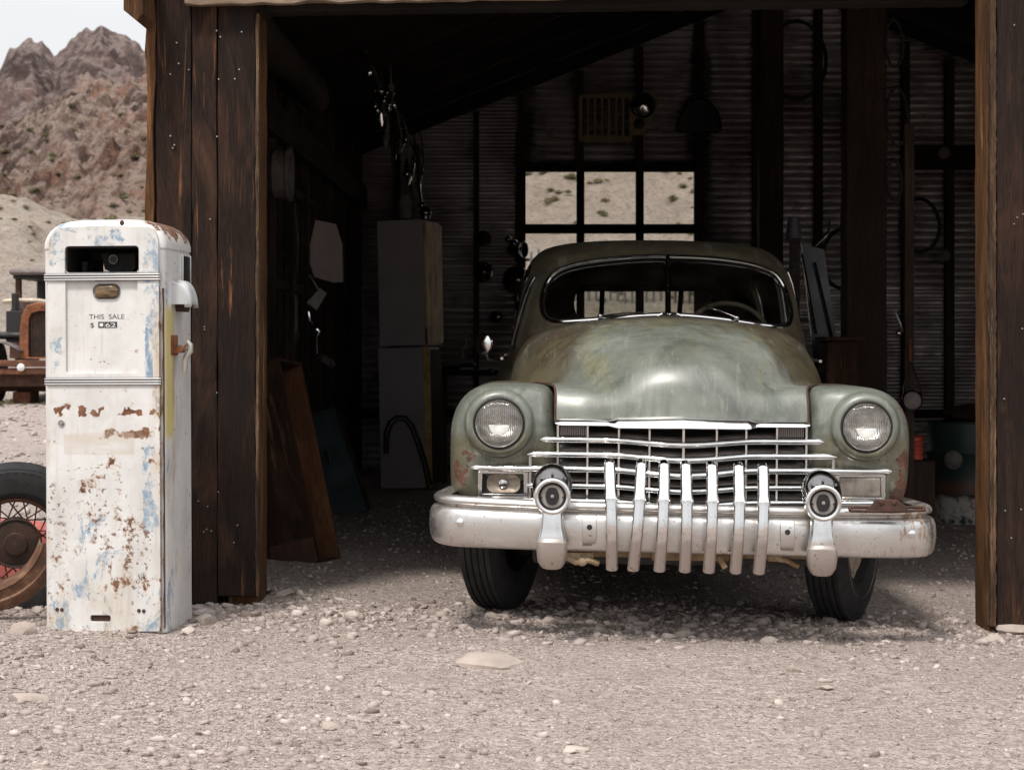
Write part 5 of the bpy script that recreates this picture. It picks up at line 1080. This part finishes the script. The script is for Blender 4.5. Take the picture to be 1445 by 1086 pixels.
one('bent_pipe', b, M['black'], 'black pipe bent into an arch leaning against the lower grey cabinet', 'pipe', tuple(P(575, 688, 15.9)))
# jars and bits on the cabinets
c = P(571, 309, 16.5); b = MB(); b.lathe([(.001, 0), (.05, 0), (.055, .02), (.055, .13), (.04, .16), (.042, .19), (.001, .19)], 20, None, c); one('tin_jar', b, M['fin'], 'dull tin jar standing on the upper grey cabinet', 'jar', tuple(c))
c = P(600, 309, 16.5); b = MB(); b.ball(c + Vector((0, 0, .05)), .05, (1, 1, 1), 8); b.ball(c + Vector((-.03, 0, .11)), .03); b.cyl(c, c + Vector((0, 0, .03)), .04); one('gear_knob', b, M['black_chrome'], 'small dark metal fitting at the right edge of the upper cabinet', 'fitting', tuple(c))
# pan, flat panel and hinge hanging along the left wall
c = P(383, 246, 12.4); b = MB(); b.lathe([(.001, 0), (.13, .0), (.15, .02), (.15, .10), (.165, .10), (.165, .12), (.14, .12), (.13, .02), (.001, .012)], 28, RY90, c); one('hanging_pan', b, M['fin'], 'round dusty pan hanging on the left wall beside the doorway', 'pan', tuple(c))
b = MB(); b.prism([(P(u, v, 12.6).x, P(u, v, 12.6).z) for u, v in ((445, 310), (474, 316), (483, 345), (484, 398), (470, 399), (443, 391), (437, 372), (437, 345))], 12.6, 12.63); one('hanging_sheet', b, simple('dull_pink_grey_sheet', (.30, .225, .205), .7, 0, .25, 6, .2), 'dull pinkish sheet of metal hanging on the dark left wall', 'metal sheet', tuple(P(460, 310, 12.6)), bev=.004)
b = MB(); b.prism([(P(u, v, 12.4).x, P(u, v, 12.4).z) for u, v in ((452, 406), (461, 414), (447, 438), (432, 427))], 12.4, 12.43); b.tube([P(u, v, 12.42) for u, v in ((436, 388), (443, 398), (450, 410))], .008, 6); one('hanging_plate', b, simple('grey_green_plate', (.16, .165, .15), .4, .4, .3, 14), 'small tilted grey plate hanging below the pinkish sheet', 'plate', tuple(P(447, 400, 12.4)), bev=.003)
b = MB(); b.tube([P(u, v, 12.4) for u, v in ((435, 440), (437, 452), (444, 462), (450, 468), (446, 478), (447, 495), (448, 505), (453, 500))], [.010, .012, .014, .013, .008, .007, .009, .010], 8); b.prism([(P(u, v, 12.4).x, P(u, v, 12.4).z) for u, v in ((453, 498), (468, 507), (473, 514), (469, 519), (452, 508))], 12.36, 12.42); one('bent_bracket', b, M['chrome_clean'], 'shiny bent chrome bracket hanging low on the left wall', 'bracket', tuple(P(447, 440, 12.4)))
b = MB(); b.prism([(P(u, v, 12.9).x, P(u, v, 12.9).z) for u, v in ((459, 632), (464, 636), (466, 652), (461, 655), (458, 643))], 12.88, 12.93); one('chrome_scrap', b, M['chrome_clean'], 'small bright chrome scrap between the trough and the green chest', 'scrap', tuple(P(462, 655, 12.9)))
# trims and blades hung in a line from the left wall towards the back
rl = [P(525, 95, 13.6), P(548, 150, 15.2), P(572, 185, 16.6), P(592, 230, 17.8)]
one('hanging_rail', MB().tube([p + Vector((-.05, 0, .12)) for p in rl], .015, 8), M['black'], 'dark rail under the left eave carrying hung car trims', 'rail', tuple(rl[0]))
for i, (u, v, Y, u2, v2, r, m, lab) in enumerate(((521, 90, 13.7, 526, 160, .018, 'black_chrome', 'frontmost thin dark strip hung on the eave rail'), (527, 112, 13.8, 529, 150, .016, 'chrome', 'short pale strip hung next to the frontmost one'), (543, 142, 14.6, 546, 152, .034, 'chrome_clean', 'glittering cluster of small chrome bits at the rail middle'), (550, 155, 15.0, 553, 200, .020, 'black_chrome', 'slim dark blade below the glittering chrome bits'),
                             (562, 168, 15.6, 563, 218, .022, 'fin', 'brownish blade with a bright tip hung on the eave rail'), (572, 178, 16.2, 574, 226, .025, 'fin', 'wide brown blade, second from the back of the rail'), (583, 190, 16.8, 584, 232, .024, 'rust_dark', 'dark rusty blade hung near the back of the rail'), (595, 195, 17.6, 594, 262, .014, 'chrome', 'last long thin strip at the back of the eave rail'))):
    a, c = P(u, v, Y), P(u2, v2, Y); b = MB()
    if i == 2:
        for k in range(14): b.ball(a + Vector((random.uniform(-.07, .07), random.uniform(-.05, .05), random.uniform(-.08, .08))), random.uniform(.008, .026), (1, 1, 1.3), 5)
        b.tube([a + Vector((-.03, 0, .22)), a], .006, 6)
    else: b.tube([a + Vector((-.03, 0, .12)), a, a.lerp(c, .5) + Vector((.02, 0, 0)), c], [r * .3, r, r * 1.25, r * .5], 8, flat=.4)
    one('hanging_trim', b, M[m], lab, 'car trim', tuple(a), 'car trims hung along the eave rail')
for i in range(16):
    t = random.random(); a = rl[0].lerp(rl[3], t) + Vector((random.uniform(-.10, .06), random.uniform(-.2, .2), random.uniform(-.12, .06))); b = MB(); L0 = random.uniform(.12, .42); r0 = random.uniform(.010, .030)
    b.tube([a + Vector((0, 0, .12)), a, a + Vector((random.uniform(-.02, .03), 0, -L0 * .5)), a + Vector((random.uniform(-.04, .04), 0, -L0))], [r0 * .3, r0, r0 * 1.2, r0 * .4], 8, flat=random.uniform(.3, 1)); b.ball(a + Vector((0, -.01, -L0 * .3)), r0 * random.uniform(.8, 1.6), (1, .6, 1), 5)
    one('hanging_scrap', b, M[random.choice(['chrome', 'black_chrome', 'chrome_clean', 'rust_dark', 'fin'])], 'thin metal scrap in the crowded row hung under the left eave', 'metal scrap', tuple(a), 'metal scraps crowded under the left eave')
# bench with crates left of the car
BY = 17.2; bt = P(640, 522, BY); bench = thing('workbench', 'dark low workbench against the back wall left of the car', 'workbench', (bt.x, BY, 0))
MB().bx((P(618, 0, BY).x, BY, bt.z - .05), (P(715, 0, BY).x, BY + .6, bt.z)).build('bench_top', M['timber_x'], bench)
for u in (622, 708):
    for d in (.03, .52): MB().bx((P(u, 0, BY).x - .03, BY + d, 0), (P(u, 0, BY).x + .03, BY + d + .06, bt.z - .05)).build('leg', M['timber'], bench)
for nm, (u0, v0, u1, v1), lab in (('wooden_crate', (616, 489, 652, 506), 'lower grey wooden crate on the workbench beside the cabinets'), ('wooden_crate', (619, 477, 657, 488), 'slim grey crate stacked on the lower crate of the workbench')):
    a, c = P(u0, v1, BY + .1), P(u1, v0, BY + .1); t = thing(nm, lab, 'crate', (a.x, BY + .1, a.z), 'grey crates on the workbench'); hh = (c.z - a.z)
    for k in range(2): MB().bx((a.x, BY + .1, a.z + hh * k / 2 + .003), (c.x, BY + .12, a.z + hh * (k + 1) / 2 - .003)).build('slat', M['greywood'], t)
    for q in (a.x, c.x - .02): MB().bx((q + .001, BY + .121, a.z), (q + .02, BY + .38, c.z)).build('end_board', M['greywood'], t)
    MB().bx((a.x + .02, BY + .121, a.z + .001), (c.x - .02, BY + .38, a.z + .02)).build('bottom', M['greywood'], t)
for k, (u, v) in enumerate(((630, 519), (641, 518), (655, 515), (665, 514))):
    c = P(u, v + 3, BY + .25); b = MB(); b.lathe([(.001, .0), (.045, .0), (.05, .012), (.03, .03), (.012, .035), (.001, .035)], 18, None, c); one('small_part', b, M['black_chrome' if k < 2 else 'black'], ('dull metal cap on the bench nearest the cabinets', 'second dull metal cap from the cabinets on the bench', 'dark round part between two others on the bench', 'dark round part farthest right on the bench')[k], 'machine part', tuple(c), 'small round parts on the workbench')
b = MB(); b.tube([P(622, 545, 16.9), P(625, 680, 16.9)], .035, 10); one('red_pole', b, M['rust_dark'], 'dull red brown pole standing under the workbench', 'pole', tuple(P(625, 690, 16.9)))
# hub caps and lamps on the rear wall, left of its window
for i, (u, v, r, lab) in enumerate(((682, 337, .075, 'dim hub cap highest on the rear wall left of the window'), (682, 384, .095, 'larger dim hub cap below the highest one on the rear wall'), (729, 395, .13, 'biggest dark hub cap close to the car roof'), (701, 447, .055, 'smallest dark hub cap low on the rear wall'))):
    c = P(u, v, 18.87); b = MB(); b.lathe([(r, 0), (r * .96, .03), (r * .8, .035), (r * .62, .06), (r * .3, .085), (.001, .09)], 32, RX90, c); one('hub_cap', b, M['black_chrome'], lab, 'hub cap', tuple(c), 'hub caps on the rear wall')
c = P(738, 352, 18.2); b = MB(); b.lathe([(.001, -.16), (.05, -.14), (.075, -.02), (.08, 0), (.07, .005), (.001, -.02)], 24, Matrix.Rotation(.9, 3, 'Z') @ RX90, c); b.ball(c + Vector((-.08, 0, .05)), .04); b.ball(c + Vector((-.13, 0, .09)), .03); b.tube([c + Vector((0, .05, 0)), c + Vector((-.05, .65, 0))], .02); one('spot_lamp', b, M['black_chrome'], 'dark old lamp beside the lower left corner of the rear window', 'lamp', tuple(c))
# half of a yellow slotted radiator grille on the rear wall
gy = 18.86; gp = thing('vehicle_grille', 'dull yellow slotted vehicle grille with one round lamp hung above the rear window', 'grille', tuple(P(865, 165, gy)))
gq = lambda u, v: (P(u, v, gy).x, P(u, v, gy).z)
plate = MB().prism([gq(*q) for q in ((817, 134), (884, 131), (922, 132), (930, 138), (928, 150), (918, 172), (912, 174), (912, 190), (894, 191), (891, 199), (817, 200))], gy, gy + .03).build('plate', simple('dull_yellow_paint', (.24, .175, .075), .6, 0, .3, 8), gp)
carve(plate, [MB().prism([(x, z) for x, z in rrect(*[gq(821.5 + 9.9 * k, 193)[0], gq(828.5 + 9.9 * k, 193)[0], gq(0, 193)[1], gq(0, 138)[1]], .022)], gy - .1, gy + .1) for k in range(7)])
c = P(907, 149, gy - .01); MB().lathe([(.115, -.02), (.118, .01), (.105, .02), (.095, .01)], 32, RX90, c).build('lamp_rim', M['black'], gp); MB().lathe([(.1, .008), (.07, .025), (.001, .035)], 32, RX90, c).build('lamp_glass', M['chrome'], gp)
c = P(902, 175, gy - .01); MB().lathe([(.05, -.01), (.05, .01), (.03, .02), (.001, .022)], 24, RX90, c).build('side_lamp', M['black'], gp)
b = MB(); b.prism([(P(u, v, 18.8).x, P(u, v, 18.8).z) for u, v in ((953, 185), (958, 165), (970, 145), (986, 138), (1003, 143), (1016, 160), (1020, 184), (1010, 188), (975, 189))], 18.80, 18.86); one('seat_back', b, M['black'], 'dark rounded seat back hung on the rear wall right of the yellow grille', 'seat back', tuple(P(987, 165, 18.8)), bev=.02)
# behind the car on the right: bucket on a stand, leaning screens and strips
c = P(1120, 337, 15.5); b = MB(); b.lathe([(.062, 0), (.064, .004), (.045, .165), (.001, .168)], 24, None, c); one('upturned_bucket', b, simple('grey_bucket', (.17, .17, .19), .5, .2, .2, 6), 'grey upturned bucket on a post right of the car roof', 'bucket', tuple(c))
st_ = MB(); a = P(1121, 338, 15.55); st_.bx((a.x - .035, 15.5, .0), (a.x + .035, 15.6, a.z)); st_.bx((a.x - .06, 15.45, P(0, 448, 15.5).z - .03), (a.x + .10, 15.7, P(0, 448, 15.5).z)); one('stand_post', st_, M['greywood'], 'grey wooden post under the upturned bucket', 'post', (a.x, 15.55, 0), bev=.004)
b = MB(); b.prism([(P(u, v, 13.4).x, P(u, v, 13.4).z) for u, v in ((1131, 345), (1163, 352), (1186, 520), (1150, 520))], 13.4, 13.43); one('leaning_screen', b, M['blue_glass'], 'dark glass windscreen leaning behind the car on the right', 'windscreen', tuple(P(1160, 520, 13.4)))
for i, ((u0, v0), (u1, v1), lab) in enumerate((((1131.5, 358), (1152, 471), 'shorter bright metal strip on the left edge of the leaning dark screen'), ((1150, 370), (1175, 478), 'longer bright metal strip along the middle of the leaning dark screen'))):
    b = MB(); b.tube([P(u0, v0, 13.36), P(u1, v1, 13.36)], .008, 6); 
    if i: b.tube([P(1175, 478, 13.36), P(1181, 511, 13.36)], .014, 6)
    one('metal_strip', b, M['chrome'], lab, 'metal strip', tuple(P(u0, v0, 13.36)), 'bright strips on the leaning screen')
a, c = P(1150, 541, 13.1), P(1196, 481, 13.1); t = thing('brown_box', 'dark brown box behind the right front fender', 'box', (a.x, 13.1, 0)); MB().bx((a.x, 12.6, .0), (c.x, 13.0, c.z)).build('box_body', M['crate'], t, bev=.02); MB().bx((a.x - .01, 12.58, c.z), (c.x + .01, 13.02, c.z + .025)).build('lid', M['crate'], t, bev=.004)
b = MB(); b.tube([P(u, v, 14.2) for u, v in ((1171, 310), (1170, 323), (1168, 330), (1160, 338), (1150, 348))], [.006, .009, .012, .010, .006], 8); one('hooked_rod', b, M['chrome'], 'thin hooked metal rod beside the grey bucket', 'rod', tuple(P(1165, 330, 14.2)))
for (u, v, r1, Y, lab) in ((1192, 365, .20, 18.3, 'black hose loop on the rear wall left of the thick post'), (1298, 318, .17, 17.8, 'black hose loop hanging right of the thick post'), (1125, 85, .26, 18.5, 'large black hose loop high on the rear wall')):
    c = P(u, v, Y); b = MB(); b.tube([c + Vector((r1 * math.cos(a), .03 * math.sin(2 * a), r1 * 1.35 * math.sin(a))) for a in np.linspace(0, 2 * math.pi, 33)[:-1]], .018, 8, True); one('hose_loop', b, M['rubber'], lab, 'hose', tuple(c), 'hose loops on the rear wall')
for (u, v, lab) in ((1332, 216, 'small round metal disc high on the right of the rear wall'), (1332, 361, 'small round metal disc low on the right of the rear wall')):
    c = P(u, v, 18.75); b = MB(); b.lathe([(.055, 0), (.055, .015), (.03, .022), (.022, .03), (.012, .03), (.001, .02)], 24, RX90, c); one('wall_disc', b, M['fin'], lab, 'disc', tuple(c), 'round discs on the rear wall')
# lamp hanging from the prop post
c = P(1287, 565, 12.1); lamp = thing('hanging_lamp', 'round unlit lamp hanging by a strap from the thin post right of the car', 'lamp', tuple(c))
MB().lathe([(.058, -.05), (.062, -.01), (.062, .012), (.054, .02), (.050, .012)], 28, RX90, c).build('housing', M['black_chrome'], lamp); MB().lathe([(.054, .010), (.03, .018), (.001, .02)], 28, RX90, c).build('lamp_glass', M['fin'], lamp)
b = MB(); h_ = P(1284, 510, 12.1)
for q in (-.055, .055): b.tube([c + Vector((q, 0, .01)), c + Vector((q * .8, 0, .09)), h_], .006, 6)
b.build('strap', M['black_chrome'], lamp)
b = MB(); b.tube([P(1284, 478, 12.12), P(1284, 512, 12.12)], .014, 10); one('wooden_stick', b, M['crate_lit'], 'short brown wooden stick above the hanging round lamp', 'stick', tuple(P(1284, 478, 12.1)))
b = MB(); b.tube([P(u, v, 12.15) for u, v in ((1263, 440), (1269, 455), (1274, 468))], [.006, .011, .006], 8); b.ball(P(1268, 470, 12.15), .018); one('wrench', b, M['chrome_dull'], 'dull spanner hung on the post above the hanging lamp', 'spanner', tuple(P(1268, 440, 12.15)))
# drum, sack, red can
DY = 14.4; dc = P(1366, 0, DY); dz = gz(dc.x, DY); ztop = P(0, 594, DY).z; H_ = ztop - dz
drum = thing('oil_drum', 'dark green oil drum with white patch and rusty base beside the right post', 'drum', (dc.x, DY, dz))
n = NT('drum_paint'); X, Y_, Z = n.xyz(); f = n.noise(6, 6, .7); wob = n.add(Z, n.mul(n.sub(f, .5), .16)); col = n.mix(n.ss(n.noise(3, 4), .4, .65), (.014, .032, .025), (.028, .052, .040))
col = n.mix(n.band(wob, H_ * .30, H_ * .42, .03), col, (.10, .045, .025)); col = n.mix(n.mul(n.ss(wob, H_ * .29, H_ * .25), n.ss(n.noise(9, 6, .7), .38, .52)), col, (.48, .44, .40)); col = n.mix(n.ss(n.noise(5, 6, .7, n.map((1, 1, 1), (4, 4, 4))), .58, .66, 0, .8), col, (.09, .04, .022)); M['drum'] = n.out(col, .5)
pr2 = [(.001, .0), (.275, .0), (.29, .006), (.29, .012)]
for zz in (H_ * .30, H_ * .70): pr2 += [(.284, zz - .02), (.293, zz - .006), (.293, zz + .006), (.284, zz + .02)]
pr2 += [(.284, H_ - .012), (.292, H_ - .006), (.292, H_), (.280, H_), (.278, H_ - .015), (.001, H_ - .015)]
MB().lathe(pr2, 48, None, (dc.x, DY, dz)).build('barrel', M['drum'], drum, ang=40)
c = P(1325, 646, DY - .22); MB().lathe([(.062, -.03), (.065, .0), (.05, .012), (.02, .02), (.001, .02)], 28, Matrix.Rotation(-.5, 3, 'Z') @ RX90, (dc.x - .155, DY - .247, P(0, 646, DY).z)).build('round_cap', M['fin'], drum)
c = Vector((dc.x + .03, DY, ztop - .012)); b = MB(); rr = []
for k in range(9):
    t = k / 8; r = .20 * math.sin(math.pi * min(.98, t * .86 + .14)) ** .5; rr.append([c + Vector((r * (1 + .14 * math.sin(3 * a + k) + .06 * math.sin(7 * a)) * math.cos(a), r * .8 * (1 + .1 * math.sin(4 * a + 2 * k)) * math.sin(a), .012 + .12 * t)) for a in np.linspace(0, 2 * math.pi, 25)[:-1]])
b.loft(rr, True, (True, True)); one('burlap_sack', b, M['crate'], 'crumpled brown sack lying on top of the oil drum', 'sack', tuple(c), ang=70)
KY = 12.6; kc = P(1291, 0, KY); kz = P(0, 648, KY).z; M['redcan'] = simple('red_can_paint', (.50, .06, .03), .45, 0, .35, 8, .1)
kb = thing('can_crate', 'dark low box under the red can beside the oil drum', 'box', (kc.x, KY, 0)); MB().bx((kc.x - .10, KY - .13, -.06), (kc.x + .10, KY + .13, kz - .004)).build('box_body', M['timber'], kb, bev=.006); MB().bx((kc.x - .105, KY - .135, kz - .004), (kc.x + .105, KY + .135, kz)).build('lid', M['timber_x'], kb)
can = thing('red_can', 'small ribbed red can between the car fender and the oil drum', 'can', (kc.x, KY, kz)); pr3 = [(.001, 0), (.048, 0)]
for k in range(5): pr3 += [(.050, .016 + .025 * k), (.046, .028 + .025 * k)]
pr3 += [(.049, .138), (.03, .150), (.001, .152)]; MB().lathe(pr3, 28, None, (kc.x, KY, kz)).build('can_body', M['redcan'], can); MB().lathe([(.02, .150), (.02, .166), (.001, .166)], 16, None, (kc.x, KY, kz)).build('cap', M['black'], can)
b = MB(); b.tube([P(1272, 604, 14.9), P(1322, 607, 14.9)], .022, 10); one('white_bar', b, M['greyplate'], 'pale straight bar lying behind the right headlight and drum', 'bar', tuple(P(1290, 605, 14.9)))
b = MB(); b.tube([P(1283, 645, 14.7), P(1288, 657, 14.7), P(1293, 671, 14.7)], .007, 6); one('thin_wire', b, M['digit'], 'thin pale wire leaning below the red can', 'wire', tuple(P(1290, 671, 14.7)))
shf = MB(); p, q = P(1345, 586, 18.5), P(1470, 578, 18.5); shf.bx((p.x, 18.4, p.z), (q.x, 18.8, q.z)); one('pale_shelf', shf, M['greyplate'], 'pale shelf on the rear wall behind the oil drum', 'shelf', (p.x, 18.6, p.z))
# fence out at the back, on the slope
fb = thing('wire_fence', 'weathered picket fence crossing the slope seen through the car windows', 'fence', (2, 40, near_z(2, 40)))
for z in (.35, .8): MB().loft([[(x, 40 + d, near_z(x, 40) + z + h) for d, h in ((0, -.03), (.04, -.03), (.04, .03), (0, .03))] for x in np.linspace(-2, 8, 40)], True, (True, True)).build('rail', M['timber_x'], fb)
b = MB()
for k in range(72): x = -2 + k * .14; z = near_z(x, 40); b.bx((x, 39.965, z - .1), (x + .05, 39.998, z + .95 + .05 * random.random()))
b.build('picket', M['greywood'], fb)['kind'] = 'stuff'
for (u, v, r1, Y, lab) in ((1262, 62, .10, 12.9, 'black fan belt hung highest on the thick post'), (1266, 165, .12, 12.9, 'larger black fan belt hung below the highest one on the thick post'), (1262, 255, .085, 12.9, 'smallest black fan belt hung lowest on the thick post')):
    c = P(u, v, Y); b = MB(); b.tube([c + Vector((r1 * .55 * math.cos(a), .02 * math.sin(a), r1 * 1.5 * math.sin(a))) for a in np.linspace(0, 2 * math.pi, 33)[:-1]], .010, 8, True); b.tube([c + Vector((-.09, .05, r1 * 1.5)), c + Vector((0, -.02, r1 * 1.5 + .01))], .006, 6)
    one('fan_belt', b, M['rubber'], lab, 'fan belt', tuple(c), 'fan belts on the thick post')
